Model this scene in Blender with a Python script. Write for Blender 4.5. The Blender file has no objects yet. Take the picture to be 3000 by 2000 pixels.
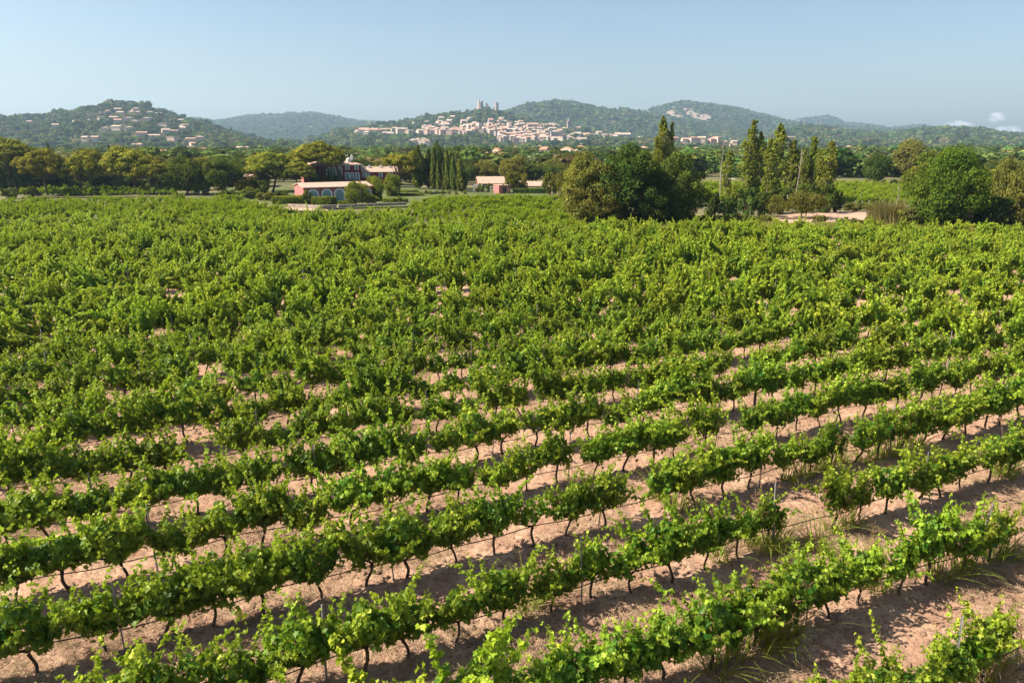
import bpy, math, random
import numpy as np
from mathutils import Vector, Matrix
from mathutils.bvhtree import BVHTree

# ------------------------------------------------------------------ camera, light, exposure
SC = bpy.context.scene
COL = SC.collection
CAM_H = 9.6
PITCH = math.radians(16.17)
cam_d = bpy.data.cameras.new("camera")
cam_d.sensor_width = 36.0
cam_d.lens = 24.0
cam_d.clip_start = 0.1
cam_d.clip_end = 40000.0
cam = bpy.data.objects.new("camera", cam_d)
cam.location = (0, 0, CAM_H)
cam.rotation_euler = (math.pi / 2 - PITCH, 0, 0)
COL.objects.link(cam)
SC.camera = cam

SUN_AZ, SUN_EL = math.radians(-97), math.radians(43)
world = bpy.data.worlds.new("World")
SC.world = world
world.use_nodes = True
wn = world.node_tree
sky = wn.nodes.new("ShaderNodeTexSky")
sky.sky_type = 'NISHITA'
sky.sun_disc = False
sky.sun_elevation = SUN_EL
sky.sun_rotation = SUN_AZ % (2 * math.pi)
sky.altitude = 50
sky.air_density = 1.0
sky.dust_density = 1.8
sky.ozone_density = 1.3
bgn = wn.nodes["Background"]
bgn.inputs["Strength"].default_value = 0.064
def build_sky():
    L, nn = wn.links, wn.nodes
    def M(op, a, b=0.0, c=0.0, clamp=False):
        n = nn.new("ShaderNodeMath"); n.operation = op; n.use_clamp = clamp
        for i, v in enumerate((a, b, c)):
            if hasattr(v, "links"): L.new(v, n.inputs[i])
            else: n.inputs[i].default_value = v
        return n.outputs[0]
    tc = nn.new("ShaderNodeTexCoord"); sp = nn.new("ShaderNodeSeparateXYZ"); L.new(tc.outputs["Generated"], sp.inputs[0])
    az = M('ARCTAN2', sp.outputs[0], sp.outputs[1]); el = M('ARCSINE', sp.outputs[2])
    mp = nn.new("ShaderNodeMapping"); mp.inputs["Scale"].default_value = (90, 90, 190); L.new(tc.outputs["Generated"], mp.inputs[0])
    nz = nn.new("ShaderNodeTexNoise"); nz.inputs["Scale"].default_value = 1.0; nz.inputs["Detail"].default_value = 5; nz.inputs["Roughness"].default_value = .6; L.new(mp.outputs[0], nz.inputs["Vector"])
    cov = None
    for a0, e0, wa, we, k in ((.5585, .0205, .017, .0058, .75), (.593, .0284, .011, .0058, .8), (.606, .0146, .018, .0060, .7)):   # three small clouds, by compass bearing and height
        g = M('ADD', M('POWER', M('DIVIDE', M('SUBTRACT', az, a0), wa), 2.0), M('POWER', M('DIVIDE', M('SUBTRACT', el, e0), we), 2.0))
        m = M('MULTIPLY', M('SUBTRACT', M('ADD', M('SUBTRACT', 1.0, g), M('MULTIPLY', M('SUBTRACT', nz.outputs["Fac"], .5), 3.4)), .15, 0, True), k)
        cov = m if cov is None else M('MAXIMUM', cov, m)
    mp2 = nn.new("ShaderNodeMapping"); mp2.inputs["Scale"].default_value = (2.2, 2.2, 11); L.new(tc.outputs["Generated"], mp2.inputs[0])
    n2 = nn.new("ShaderNodeTexNoise"); n2.inputs["Scale"].default_value = 1.0; n2.inputs["Detail"].default_value = 6; L.new(mp2.outputs[0], n2.inputs["Vector"])
    veil = M('MULTIPLY', M('SUBTRACT', n2.outputs["Fac"], .45, 0, True), .10)
    mx = nn.new("ShaderNodeMix"); mx.data_type = 'RGBA'; L.new(M('MAXIMUM', cov, veil), mx.inputs[0]); L.new(sky.outputs[0], mx.inputs[6]); mx.inputs[7].default_value = (9.5, 8.8, 8.8, 1)
    L.new(mx.outputs[2], bgn.inputs[0])
build_sky()
sun_d = bpy.data.lights.new("sun", 'SUN')
sun_d.energy = 5.0
sun_d.angle = math.radians(0.5)
sun_d.color = (1.0, 0.9, 0.74)
sun = bpy.data.objects.new("sun", sun_d)
SDIR = Vector((math.cos(SUN_EL) * math.sin(SUN_AZ), math.cos(SUN_EL) * math.cos(SUN_AZ), math.sin(SUN_EL)))
sun.rotation_euler = (-SDIR).to_track_quat('-Z', 'Y').to_euler()
sun.location = (0, 0, 60)
COL.objects.link(sun)
SC.view_settings.view_transform = 'Standard'
SC.view_settings.look = 'None'
SC.view_settings.gamma = 1.0
SC.view_settings.exposure = 1.28
cy = SC.cycles
cy.max_bounces = 6
cy.diffuse_bounces = 2
cy.glossy_bounces = 2
cy.transmission_bounces = 4
cy.transparent_max_bounces = 6
cy.volume_bounces = 0
cy.use_denoising = True
cy.sample_clamp_indirect = 4.0
cy.caustics_reflective = False
cy.caustics_refractive = False

# ------------------------------------------------------------------ picture <-> ground helpers (3000 x 2000 px photo)
CP, SP = math.cos(PITCH), math.sin(PITCH)
FPX = 2000.0
def proj(x, y, z):
    k = CAM_H - z
    zc = y * CP + k * SP
    if zc <= 0.01: return (-9999, -9999)
    return (1500 + FPX * x / zc, 1000 - FPX * (y * SP - k * CP) / zc)
def Z_of(py, Y):                      # height that shows at picture row py when standing Y ahead
    v = -(py - 1000) / FPX
    return CAM_H - Y * (SP - v * CP) / (CP + v * SP)
def X_of(px, Y, z=0.0):
    return (px - 1500) / FPX * (Y * CP + (CAM_H - z) * SP)
def G(px, py, z=0.0):                 # where the line of sight meets the height z
    v = -(py - 1000) / FPX
    u = (px - 1500) / FPX
    dy, dz = CP + v * SP, -SP + v * CP
    t = (z - CAM_H) / dz
    return (u * t, dy * t)

ONES = "zeroth first second third fourth fifth sixth seventh eighth ninth tenth eleventh twelfth thirteenth fourteenth fifteenth sixteenth seventeenth eighteenth nineteenth".split()
TENS = {20: "twent", 30: "thirt", 40: "fort", 50: "fift", 60: "sixt", 70: "sevent", 80: "eight", 90: "ninet"}
def ordinal(n):
    if n < 20: return ONES[n]
    t, o = n // 10 * 10, n % 10
    if t > 90: return str(n) + "th"
    return TENS[t] + "ieth" if o == 0 else TENS[t] + "y-" + ONES[o]

# ------------------------------------------------------------------ noise
def _hash(ix, iy, seed):
    h = (ix.astype(np.int64) * 374761393 + iy.astype(np.int64) * 668265263 + seed * 974634777) & 0xffffffff
    h = ((h ^ (h >> 13)) * 1274126177) & 0xffffffff
    h = h ^ (h >> 16)
    return (h & 0xffff) / 65535.0
def vnoise(x, y, seed=0):
    x = np.asarray(x, float); y = np.asarray(y, float)
    ix, iy = np.floor(x), np.floor(y)
    fx, fy = x - ix, y - iy
    fx = fx * fx * (3 - 2 * fx); fy = fy * fy * (3 - 2 * fy)
    a, b = _hash(ix, iy, seed), _hash(ix + 1, iy, seed)
    c, d = _hash(ix, iy + 1, seed), _hash(ix + 1, iy + 1, seed)
    return (a * (1 - fx) + b * fx) * (1 - fy) + (c * (1 - fx) + d * fx) * fy
def fbm(x, y, seed=0, oct=4):
    s, a, t = 0, 0.5, 0
    for o in range(oct):
        s = s + a * vnoise(x * 2 ** o, y * 2 ** o, seed + o * 17); t += a; a *= 0.5
    return s / t - 0.5

# ------------------------------------------------------------------ mesh helpers
def mesh_np(name, V, F, mats, tint=None, smooth=False, mi=None):
    """V (n,3), F list of arrays each (m,k)"""
    me = bpy.data.meshes.new(name)
    if isinstance(F, np.ndarray): F = [F]
    F = [f for f in F if len(f)]
    V = np.asarray(V, np.float32)
    me.vertices.add(len(V)); me.vertices.foreach_set("co", V.ravel())
    nl = sum(f.size for f in F); npoly = sum(len(f) for f in F)
    me.loops.add(nl); me.polygons.add(npoly)
    me.loops.foreach_set("vertex_index", np.concatenate([f.ravel() for f in F]).astype(np.int32))
    tot = np.concatenate([np.full(len(f), f.shape[1], np.int32) for f in F])
    st = np.concatenate([[0], np.cumsum(tot)[:-1]]).astype(np.int32)
    me.polygons.foreach_set("loop_start", st)
    me.polygons.foreach_set("loop_total", tot)
    if mi is not None: me.polygons.foreach_set("material_index", np.asarray(mi, np.int32))
    if smooth: me.polygons.foreach_set("use_smooth", np.ones(npoly, bool))
    for m in (mats if isinstance(mats, (list, tuple)) else [mats]): me.materials.append(m)
    if tint is not None:
        a = me.attributes.new("tint", 'FLOAT', 'POINT'); a.data.foreach_set("value", np.asarray(tint, np.float32))
    me.update(calc_edges=True)
    me.validate()
    return me
class MB:
    def __init__(s): s.v = []; s.f = []
    def add(s, vs, fs):
        b = len(s.v); s.v += [tuple(v) for v in vs]; s.f += [tuple(i + b for i in f) for f in fs]; return s
    def box(s, x0, x1, y0, y1, z0, z1):
        return s.add([(x0,y0,z0),(x1,y0,z0),(x1,y1,z0),(x0,y1,z0),(x0,y0,z1),(x1,y0,z1),(x1,y1,z1),(x0,y1,z1)],
                     [(3,2,1,0),(4,5,6,7),(0,1,5,4),(1,2,6,5),(2,3,7,6),(3,0,4,7)])
    def prism(s, prof, y0, y1):       # outline in x,z pushed along y
        n = len(prof)
        return s.add([(x, y0, z) for x, z in prof] + [(x, y1, z) for x, z in prof],
                     [tuple(range(n)), tuple(range(2*n-1, n-1, -1))] + [(i, i+n, (i+1) % n + n, (i+1) % n) for i in range(n)])
    def mesh(s, name, mat, smooth=False):
        me = bpy.data.meshes.new(name); me.from_pydata(s.v, [], s.f)
        for m in (mat if isinstance(mat, (list, tuple)) else [mat]): me.materials.append(m)
        import bmesh
        bm = bmesh.new(); bm.from_mesh(me); bmesh.ops.recalc_face_normals(bm, faces=bm.faces); bm.to_mesh(me); bm.free()
        if smooth:
            for p in me.polygons: p.use_smooth = True
        me.update(); return me
def tube(path, rad, sides=6, cap=True):
    P = np.asarray(path, float); n = len(P)
    rad = np.broadcast_to(np.asarray(rad, float), (n,))
    T = np.gradient(P, axis=0); T /= np.linalg.norm(T, axis=1)[:, None] + 1e-9
    ref = np.array([0.31, 0.17, 0.93]) if abs(T[0] @ np.array([0.31, .17, .93])) < .93 else np.array([1., 0, 0])
    A = np.cross(T, ref); A /= np.linalg.norm(A, axis=1)[:, None] + 1e-9
    B = np.cross(T, A)
    ang = np.arange(sides) * 2 * math.pi / sides
    V = P[:, None, :] + rad[:, None, None] * (np.cos(ang)[None, :, None] * A[:, None, :] + np.sin(ang)[None, :, None] * B[:, None, :])
    V = V.reshape(-1, 3)
    i = np.arange(n - 1)[:, None] * sides; j = np.arange(sides)[None, :]; j2 = (j + 1) % sides
    F = np.stack([i + j, i + j2, i + sides + j2, i + sides + j], -1).reshape(-1, 4)
    return V, F
class Acc:
    """gathers numpy pieces into one mesh; a piece may carry its own material slot"""
    def __init__(s): s.V = []; s.F = {}; s.T = []; s.n = 0; s.M = {}
    def add(s, V, F, tint=0.5, mi=0):
        s.V.append(V); k = F.shape[1]
        s.F.setdefault(k, []).append(F + s.n); s.M.setdefault(k, []).append(np.full(len(F), mi))
        s.T.append(np.broadcast_to(np.asarray(tint, float), (len(V),))); s.n += len(V); return s
    def mesh(s, name, mats, smooth=False):
        ks = sorted(s.F)
        return mesh_np(name, np.concatenate(s.V), [np.concatenate(s.F[k]) for k in ks], mats, np.concatenate(s.T), smooth,
                       np.concatenate([np.concatenate(s.M[k]) for k in ks]))
def unit(v): return v / (np.linalg.norm(v, axis=-1, keepdims=True) + 1e-9)
def cards(rng, pos, nrm, size, aspect=1.0, along=None):
    """small bent leaf quads; along = preferred long direction"""
    n = len(pos)
    size = np.broadcast_to(size, (n,))
    r = rng.normal(size=(n, 3))
    if along is not None: r = along + 0.35 * r
    nrm = unit(nrm)
    t = unit(r - nrm * np.sum(r * nrm, 1, keepdims=True))
    b = np.cross(nrm, t)
    L = (size * aspect)[:, None] * t; W = size[:, None] * b
    bend = nrm * (size * rng.uniform(-.35, .35, n))[:, None]
    j = rng.uniform(.7, 1.3, (n, 4))
    V = np.stack([pos - .5 * L * j[:, :1], pos + .5 * W * j[:, 1:2] + bend, pos + .5 * L * j[:, 2:3], pos - .5 * W * j[:, 3:] + bend], 1).reshape(-1, 3)
    F = (np.arange(n)[:, None] * 4 + np.arange(4)[None, :])
    return V, F
def link(name, me, parent=None, loc=(0, 0, 0), rot=(0, 0, 0), scale=(1, 1, 1)):
    o = bpy.data.objects.new(name, me); COL.objects.link(o)
    if parent is not None: o.parent = parent
    o.location = loc; o.rotation_euler = rot; o.scale = scale
    return o
def thing(name, label, cat, loc=(0, 0, 0), rotz=0.0, group=None, scale=(1, 1, 1)):
    o = link(name, None, None, loc, (0, 0, rotz), scale); o.empty_display_size = 0.2
    o["label"] = label; o["category"] = cat
    if group: o["group"] = group
    return o
def tag(o, label=None, cat=None, group=None, kind=None):
    if label: o["label"] = label
    if cat: o["category"] = cat
    if group: o["group"] = group
    if kind: o["kind"] = kind
    return o

# ------------------------------------------------------------------ materials
def new_mat(name):
    m = bpy.data.materials.new(name); m.use_nodes = True
    nt = m.node_tree; nt.nodes.clear()
    out = nt.nodes.new("ShaderNodeOutputMaterial")
    return m, nt, out
def N(nt, t, **kw):
    n = nt.nodes.new(t)
    for k, v in kw.items():
        if k.startswith("i_"): n.inputs[k[2:].replace("_", " ")].default_value = v
        else: setattr(n, k, v)
    return n
def mixc(nt, fac, a, b, mode='MIX'):
    n = nt.nodes.new("ShaderNodeMix"); n.data_type = 'RGBA'; n.blend_type = mode; n.clamp_factor = True
    for s, v in ((0, fac), (6, a), (7, b)):
        if hasattr(v, "links"): nt.links.new(v, n.inputs[s])
        elif s == 0: n.inputs[0].default_value = v
        else: n.inputs[s].default_value = (*v, 1) if len(v) == 3 else v
    return n.outputs[2]
def mth(nt, op, a, b=0.0, c=0.0, clamp=False):
    n = nt.nodes.new("ShaderNodeMath"); n.operation = op; n.use_clamp = clamp
    for i, v in enumerate((a, b, c)):
        if hasattr(v, "links"): nt.links.new(v, n.inputs[i])
        else: n.inputs[i].default_value = v
    return n.outputs[0]
def ramp(nt, x, lo, hi):
    n = nt.nodes.new("ShaderNodeMapRange"); n.clamp = True
    nt.links.new(x, n.inputs[0]); n.inputs[1].default_value = lo; n.inputs[2].default_value = hi
    return n.outputs[0]
def noise(nt, vec, scale, detail=3.0, rough=.55):
    n = N(nt, "ShaderNodeTexNoise"); n.inputs["Scale"].default_value = scale; n.inputs["Detail"].default_value = detail
    n.inputs["Roughness"].default_value = rough
    if vec is not None: nt.links.new(vec, n.inputs["Vector"])
    return n.outputs["Fac"]
def foliage(name, dark, light, trans=.3, gloss=0.0, rough=.5, var=.25, tcol=None):
    m, nt, out = new_mat(name)
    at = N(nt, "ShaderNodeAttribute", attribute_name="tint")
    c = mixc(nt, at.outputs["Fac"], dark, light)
    oi = N(nt, "ShaderNodeObjectInfo")
    hsv = N(nt, "ShaderNodeHueSaturation")
    r = oi.outputs["Random"]
    nt.links.new(mth(nt, 'MULTIPLY_ADD', r, var * .16, .5 - var * .08), hsv.inputs["Hue"])
    r2 = mth(nt, 'FRACT', mth(nt, 'MULTIPLY', r, 7.31))
    nt.links.new(mth(nt, 'MULTIPLY_ADD', r2, var * 2, 1 - var), hsv.inputs["Value"])
    nt.links.new(c, hsv.inputs["Color"])
    c = hsv.outputs[0]
    if gloss > 0:
        bs = N(nt, "ShaderNodeBsdfPrincipled"); nt.links.new(c, bs.inputs["Base Color"])
        bs.inputs["Roughness"].default_value = rough; bs.inputs["Specular IOR Level"].default_value = gloss
        bsdf = bs.outputs[0]
    else:
        bs = N(nt, "ShaderNodeBsdfDiffuse"); nt.links.new(c, bs.inputs["Color"]); bsdf = bs.outputs[0]
    tr = N(nt, "ShaderNodeBsdfTranslucent")
    tc = mixc(nt, .75, c, tcol or (min(1, light[0] * 2.2), min(1, light[1] * 1.9), light[2] * .6))
    nt.links.new(tc, tr.inputs["Color"])
    mx = N(nt, "ShaderNodeMixShader"); mx.inputs[0].default_value = trans
    nt.links.new(bsdf, mx.inputs[1]); nt.links.new(tr.outputs[0], mx.inputs[2])
    nt.links.new(mx.outputs[0], out.inputs["Surface"])
    return m
def rough_mat(name, a, b, scale=3.0, rough=.85, bump=0.0, detail=4, coord="Object", bscale=None, lo=.35, hi=.65):
    m, nt, out = new_mat(name)
    tc = N(nt, "ShaderNodeTexCoord"); v = tc.outputs[coord]
    c = mixc(nt, ramp(nt, noise(nt, v, scale, detail), lo, hi), a, b)
    bs = N(nt, "ShaderNodeBsdfPrincipled"); bs.inputs["Roughness"].default_value = rough
    bs.inputs["Specular IOR Level"].default_value = .25
    nt.links.new(c, bs.inputs["Base Color"])
    if bump:
        bp = N(nt, "ShaderNodeBump"); bp.inputs["Strength"].default_value = 1.0; bp.inputs["Distance"].default_value = bump
        nt.links.new(noise(nt, v, bscale or scale * 3, 5, .6), bp.inputs["Height"]); nt.links.new(bp.outputs[0], bs.inputs["Normal"])
    nt.links.new(bs.outputs[0], out.inputs["Surface"])
    return m

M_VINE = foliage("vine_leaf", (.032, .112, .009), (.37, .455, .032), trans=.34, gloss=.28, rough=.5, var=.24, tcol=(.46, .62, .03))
M_VINE_PALE = foliage("pale_vine_leaf", (.075, .165, .012), (.36, .45, .035), trans=.36, var=.15, tcol=(.50, .62, .03))
M_VINE_STEM = rough_mat("vine_shoot", (.16, .17, .05), (.22, .16, .07), 8)
M_BARK = rough_mat("vine_bark", (.05, .036, .028), (.11, .08, .06), 14, .9, .01)
M_TRUNK = rough_mat("tree_bark", (.07, .05, .038), (.16, .12, .09), 2.5, .9, .03)
M_PALEBARK = rough_mat("pale_bark", (.22, .185, .155), (.35, .30, .25), 2.5, .9, .02)
M_PINE = foliage("pine_needles", (.065, .098, .014), (.33, .315, .045), trans=.15, var=.2)
M_CYP = foliage("cypress_scales", (.026, .048, .010), (.16, .185, .030), trans=.12, var=.25)
M_POP = foliage("poplar_leaf", (.060, .100, .018), (.26, .285, .045), trans=.28, var=.2)
M_OAK = foliage("oak_leaf", (.028, .056, .014), (.120, .155, .028), trans=.22, var=.3)
M_OLIVE = foliage("olive_toned_leaf", (.062, .076, .018), (.220, .215, .046), trans=.25, var=.3)
M_GREEN = foliage("broad_leaf", (.032, .080, .012), (.18, .24, .032), trans=.25, var=.12)
M_LIGHT = foliage("light_broad_leaf", (.055, .090, .015), (.25, .29, .045), trans=.28, var=.15)
M_HEDGE = foliage("hedge_leaf", (.06, .10, .014), (.22, .25, .034), trans=.25, var=.15)
M_REED = foliage("dry_reed", (.10, .09, .03), (.24, .205, .085), trans=.2, var=.2)
M_GRASS = foliage("tall_grass_blade", (.08, .14, .02), (.26, .32, .06), trans=.35, var=.2)
M_SEED = foliage("grass_seed_head", (.20, .11, .07), (.32, .20, .13), trans=.2, var=.2)
M_STRAW = foliage("straw", (.30, .21, .13), (.52, .40, .27), trans=.1, var=.3)
F_DARK = foliage("far_leaf_dark", (.028, .052, .016), (.100, .138, .032), trans=.12, var=.6)
F_MID = foliage("far_leaf_mid", (.046, .086, .020), (.160, .215, .044), trans=.15, var=.6)
F_OLV = foliage("far_leaf_olive", (.078, .078, .028), (.21, .19, .070), trans=.12, var=.6)
F_GRY = foliage("far_leaf_grey", (.062, .086, .046), (.18, .21, .105), trans=.12, var=.6)

def soil_mat():
    m, nt, out = new_mat("vineyard_soil")
    v = N(nt, "ShaderNodeTexCoord").outputs["Object"]
    c = mixc(nt, ramp(nt, noise(nt, v, 1.1, 6, .6), .36, .64), (.35, .205, .14), (.49, .325, .225))
    c = mixc(nt, ramp(nt, noise(nt, v, 9, 5, .65), .47, .66), c, (.22, .12, .08))
    c = mixc(nt, mth(nt, 'MULTIPLY', ramp(nt, noise(nt, v, 28, 3, .6), .55, .70), .6), c, (.56, .40, .285))
    bs = N(nt, "ShaderNodeBsdfPrincipled"); bs.inputs["Roughness"].default_value = .95; bs.inputs["Specular IOR Level"].default_value = .1
    nt.links.new(c, bs.inputs["Base Color"])
    bp = N(nt, "ShaderNodeBump"); bp.inputs["Strength"].default_value = 1; bp.inputs["Distance"].default_value = .06
    h = mth(nt, 'ADD', noise(nt, v, 7, 6, .7), mth(nt, 'MULTIPLY', noise(nt, v, 24, 4, .7), .4))
    nt.links.new(h, bp.inputs["Height"]); nt.links.new(bp.outputs[0], bs.inputs["Normal"])
    nt.links.new(bs.outputs[0], out.inputs["Surface"]); return m
M_SOIL = soil_mat()
M_GROUND = rough_mat("dry_grass_ground", (.08, .085, .03), (.17, .145, .07), .08, .95, .05, 6, "Object", 1.5)
M_BARE = rough_mat("bare_field", (.34, .225, .158), (.45, .31, .225), .12, .95, .05, 5, "Object", 2.5)
M_GARDEN = rough_mat("garden_lawn", (.055, .08, .02), (.13, .135, .045), .25, .95, .03, 4)

# ------------------------------------------------------------------ grapevines: field layout
ROWA = math.radians(66.0)
RD = np.array([math.sin(ROWA), math.cos(ROWA)])       # along the rows
RN = np.array([-math.cos(ROWA), math.sin(ROWA)])      # across the rows, away from the camera
ROW_GAP, VINE_GAP = 2.5, 1.02
HOSE_Z = 0.52
row_ref = float(np.array(G(1000, 1682, HOSE_Z)) @ RN)
EDGE_A, EDGE_B = np.array(G(0, 636, 1.4)), np.array(G(3000, 662, 1.4))
def far_edge(x): return EDGE_A[1] + (EDGE_B[1] - EDGE_A[1]) * (x - EDGE_A[0]) / (EDGE_B[0] - EDGE_A[0])
def soil_h(x, y):
    c = (x * RN[0] + y * RN[1] - row_ref) / ROW_GAP
    near = np.clip(1.4 - y / 90, .0, 1)
    return (.045 * np.cos(2 * math.pi * c) + .15 * fbm(x * 1.5, y * 1.5, 5, 5) + .10 * fbm(x * 5, y * 5, 9, 3) - .05 * np.exp(-((np.abs(((c + .5) % 1) - .5) - .28) / .07) ** 2)) * near - .02

# ground sheets
def flat_sheet(name, pts, z, mat, n=1):
    me = bpy.data.meshes.new(name); me.from_pydata([(x, y, z) for x, y in pts], [], [tuple(range(len(pts)))]); me.materials.append(mat)
    o = link(name, me); o["kind"] = "structure"; return o
flat_sheet("ground", [(-4600, -110), (4600, -110), (4600, 5600), (-4600, 5600)], -.25, M_GROUND)
ys = 6.0 * np.exp(np.linspace(0, math.log(96 / 6.0), 420))
us = np.linspace(-1.05, 1.05, 520)
Yg = np.repeat(ys[:, None], len(us), 1); Xg = us[None, :] * (Yg + 2.5)
fe = far_edge(Xg) + 2.0
Yg2 = np.minimum(Yg, fe)
Zg = soil_h(Xg, Yg2)
idx = np.arange(len(ys) * len(us)).reshape(len(ys), len(us))
Fq = np.stack([idx[:-1, :-1], idx[:-1, 1:], idx[1:, 1:], idx[1:, :-1]], -1).reshape(-1, 4)
ok = (Yg2[:-1, :-1] < fe[:-1, :-1] - 1e-6).ravel()
o = link("soil", mesh_np("soil", np.stack([Xg, Yg2, Zg], -1).reshape(-1, 3), Fq[ok], M_SOIL, None, True)); o["kind"] = "structure"

# ------------------------------------------------------------------ grapevine shapes
half = [(.16, -.15), (.46, -.06), (.38, .20), (.54, .46), (.23, .55)]
LEAF = np.array([(0, .28, -.10)] + [(0, 0, 0)] + [(x, y, .03 if i % 2 else -.03) for i, (x, y) in enumerate(half)] + [(0, .95, -.08)] + [(-x, y, .03 if (4 - i) % 2 else -.03) for i, (x, y) in enumerate(half[::-1])], float)
LEAF_F = np.array([(0, i, i + 1 if i < 12 else 1) for i in range(1, 13)])
def leaf_set(rng, pos, nrm, mid, size):
    n = len(pos)
    nrm = unit(nrm); mid = unit(mid - nrm * np.sum(mid * nrm, 1, keepdims=True)); side = np.cross(mid, nrm)
    L = np.repeat(LEAF[None], n, 0)
    L[:, :, 2] += (rng.uniform(-.9, 1.2, (n, 1)) * L[:, :, 0] ** 2 - rng.uniform(0, .7, (n, 1)) * L[:, :, 1] ** 2)
    L = L * size[:, None, None]
    V = pos[:, None, :] + L[:, :, :1] * side[:, None] + L[:, :, 1:2] * mid[:, None] + L[:, :, 2:] * nrm[:, None]
    F = (np.arange(n)[:, None, None] * len(LEAF) + LEAF_F[None]).reshape(-1, 3)
    return V.reshape(-1, 3), F
def make_vine(seed, tall, wide, nshoot, fill, spire=False):
    rng = np.random.default_rng(seed)
    tr, fo = Acc(), Acc()
    lean = rng.uniform(-.10, .10, 2)
    zt = rng.uniform(.46, .58)
    ts = np.linspace(0, 1, 7)
    path = np.stack([lean[0] * ts + .03 * np.sin(ts * 5 + rng.uniform(0, 6)), lean[1] * ts + .02 * np.sin(ts * 6), zt * ts - .06], 1)
    tr.add(*tube(path, np.interp(ts, [0, .15, .8, 1], [.045, .032, .028, .036]), 7))
    head = path[-1]
    arms = []
    for sgn in (-1, 1):
        ln = rng.uniform(.28, .46) * wide
        a = np.stack([head[0] + sgn * ln * ts, head[1] + rng.uniform(-.06, .06) * ts, head[2] + .02 + rng.uniform(.12, .30) * ts ** .8], 1)
        a += np.stack([0 * ts, .012 * np.sin(ts * 9), .012 * np.cos(ts * 8)], 1)
        tr.add(*tube(a, np.linspace(.026, .014, 7), 6)); arms.append(a)
    P, NR, MD, SZ, TI = [], [], [], [], []
    tilt = rng.normal(0, .32)
    for k in range(nshoot):
        a = arms[k % 2]; s = a[rng.integers(1, 7)] + rng.normal(0, .015, 3)
        d = np.array([rng.normal(0, .30) + .25 * (s[0] - head[0]), rng.normal(0, .19), 1.0])
        up = True
        if rng.random() < .20: d = np.array([rng.normal(0, .8), rng.normal(0, .42), .5]); up = False   # a shoot that flops over
        elif rng.random() < .22: d = np.array([rng.choice([-1, 1]) * rng.uniform(.45, .8), rng.normal(0, .2), 1.0])   # leans along the wire
        L = rng.uniform(.55, .98) * tall * (1 if up else .9)
        if up and rng.random() < .38: L *= 1.42
        if spire:
            L = rng.uniform(.40, .70) * tall
            if k % 3 == 0: L = rng.uniform(.95, 1.5) * tall; d = np.array([tilt + rng.normal(0, .16) - .35 * (s[0] - head[0]), rng.normal(0, .14), 1.0]); up = True
        d /= np.linalg.norm(d)
        m = max(5, int(L / .055)); p = s.copy(); pts = [p.copy()]
        curl = rng.normal(0, .022, 3)
        for i in range(m):
            t = i / m
            d = d + curl + np.array([0, 0, -.03 * t if up else -.11 * t])
            d /= np.linalg.norm(d); p = p + d * .055; p[2] = max(p[2], .32); pts.append(p.copy())
            w = np.cross(d, [rng.normal(), rng.normal(), rng.normal()]); w /= np.linalg.norm(w) + 1e-6
            if i % 2: w = -w
            reps = 2 if t > .8 else (4 if rng.random() < .4 else 3)
            for _ in range(reps):
                out = np.array([.35 * w[0] + rng.normal(0, .25), .55 * np.sign(p[1] + rng.normal(0, .10)) + .4 * w[1], .30 + .45 * rng.random()])
                pl = rng.uniform(.04, .13) * (1 - .62 * t)
                q = p + unit(w * .8 + out * .5 + rng.normal(0, .4, 3)) * pl
                P.append(q); NR.append(out + rng.normal(0, .42, 3))
                MD.append(w * .5 + np.array([0, .5 * np.sign(p[1] + rng.normal(0, .05)), -.75]) + rng.normal(0, .4, 3))
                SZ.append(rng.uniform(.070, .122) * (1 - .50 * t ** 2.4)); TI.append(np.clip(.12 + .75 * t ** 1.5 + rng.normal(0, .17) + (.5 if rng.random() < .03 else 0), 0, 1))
        pts = np.array(pts); fo.add(*tube(pts, np.linspace(.0055, .0018, len(pts)), 3), tint=.55, mi=1)
    n = fill
    dirs = unit(rng.normal(size=(n, 3))); rr = rng.uniform(.5, 1.0, n) ** .6
    hz = (dirs[:, 2] * rr + 1) / 2
    q = dirs * rr[:, None] * np.array([.54 * wide, .275, .35 * tall]) * np.stack([1.1 - (.75 if spire else .35) * hz, 1.15 - .55 * hz, 0 * hz + 1], 1) + np.array([head[0], head[1], .93])
    q[:, 0] += .10 * np.sin(q[:, 2] * 9 + seed); q[:, 2] += .11 * np.sin(q[:, 0] * 10 + seed) + .06 * np.sin(q[:, 0] * 23 + 2 * seed); q[:, 1] += .07 * np.sin(q[:, 0] * 13 + seed * 3) + rng.normal(0, .03, n)
    P = np.array(P + list(q)); P[:, 2] = np.where(P[:, 2] < .55, .55 + .10 * rng.random(len(P)) - .12 * (rng.random(len(P)) < .25), P[:, 2]); NR = np.array(NR + list(dirs * np.array([.5, 1, .6]) + np.array([0, 0, .45]) + rng.normal(0, .4, (n, 3))))
    MD = np.array(MD + list(dirs * .5 + np.array([0, 0, -.8]) + rng.normal(0, .35, (n, 3))))
    SZ = np.array(SZ + list(rng.uniform(.068, .122, n))); TI = np.array(TI + list(np.clip(rng.normal(.2, .15, n), 0, 1)))
    if spire: SZ = SZ * 1.32; TI = np.clip(TI * 1.25 - .06 + .22 * (P[:, 2] - 1.1), 0, 1)  # far vines: sunlit tops put into the leaf tint, paler with height
    V, F = leaf_set(rng, P, NR, MD, SZ)
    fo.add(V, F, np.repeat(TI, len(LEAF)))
    return tr, fo
VSPEC = [(1.00, 1.00, 16, 300), (1.12, .95, 17, 290), (.86, 1.05, 14, 310), (1.2, .85, 15, 260), (.95, 1.12, 18, 330), (1.05, 1.0, 15, 280),
         (.80, .85, 10, 150), (1.3, .90, 16, 270), (1.0, 1.1, 17, 320), (.92, .95, 13, 230), (1.15, 1.05, 18, 300), (.70, .75, 7, 70)]
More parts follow.
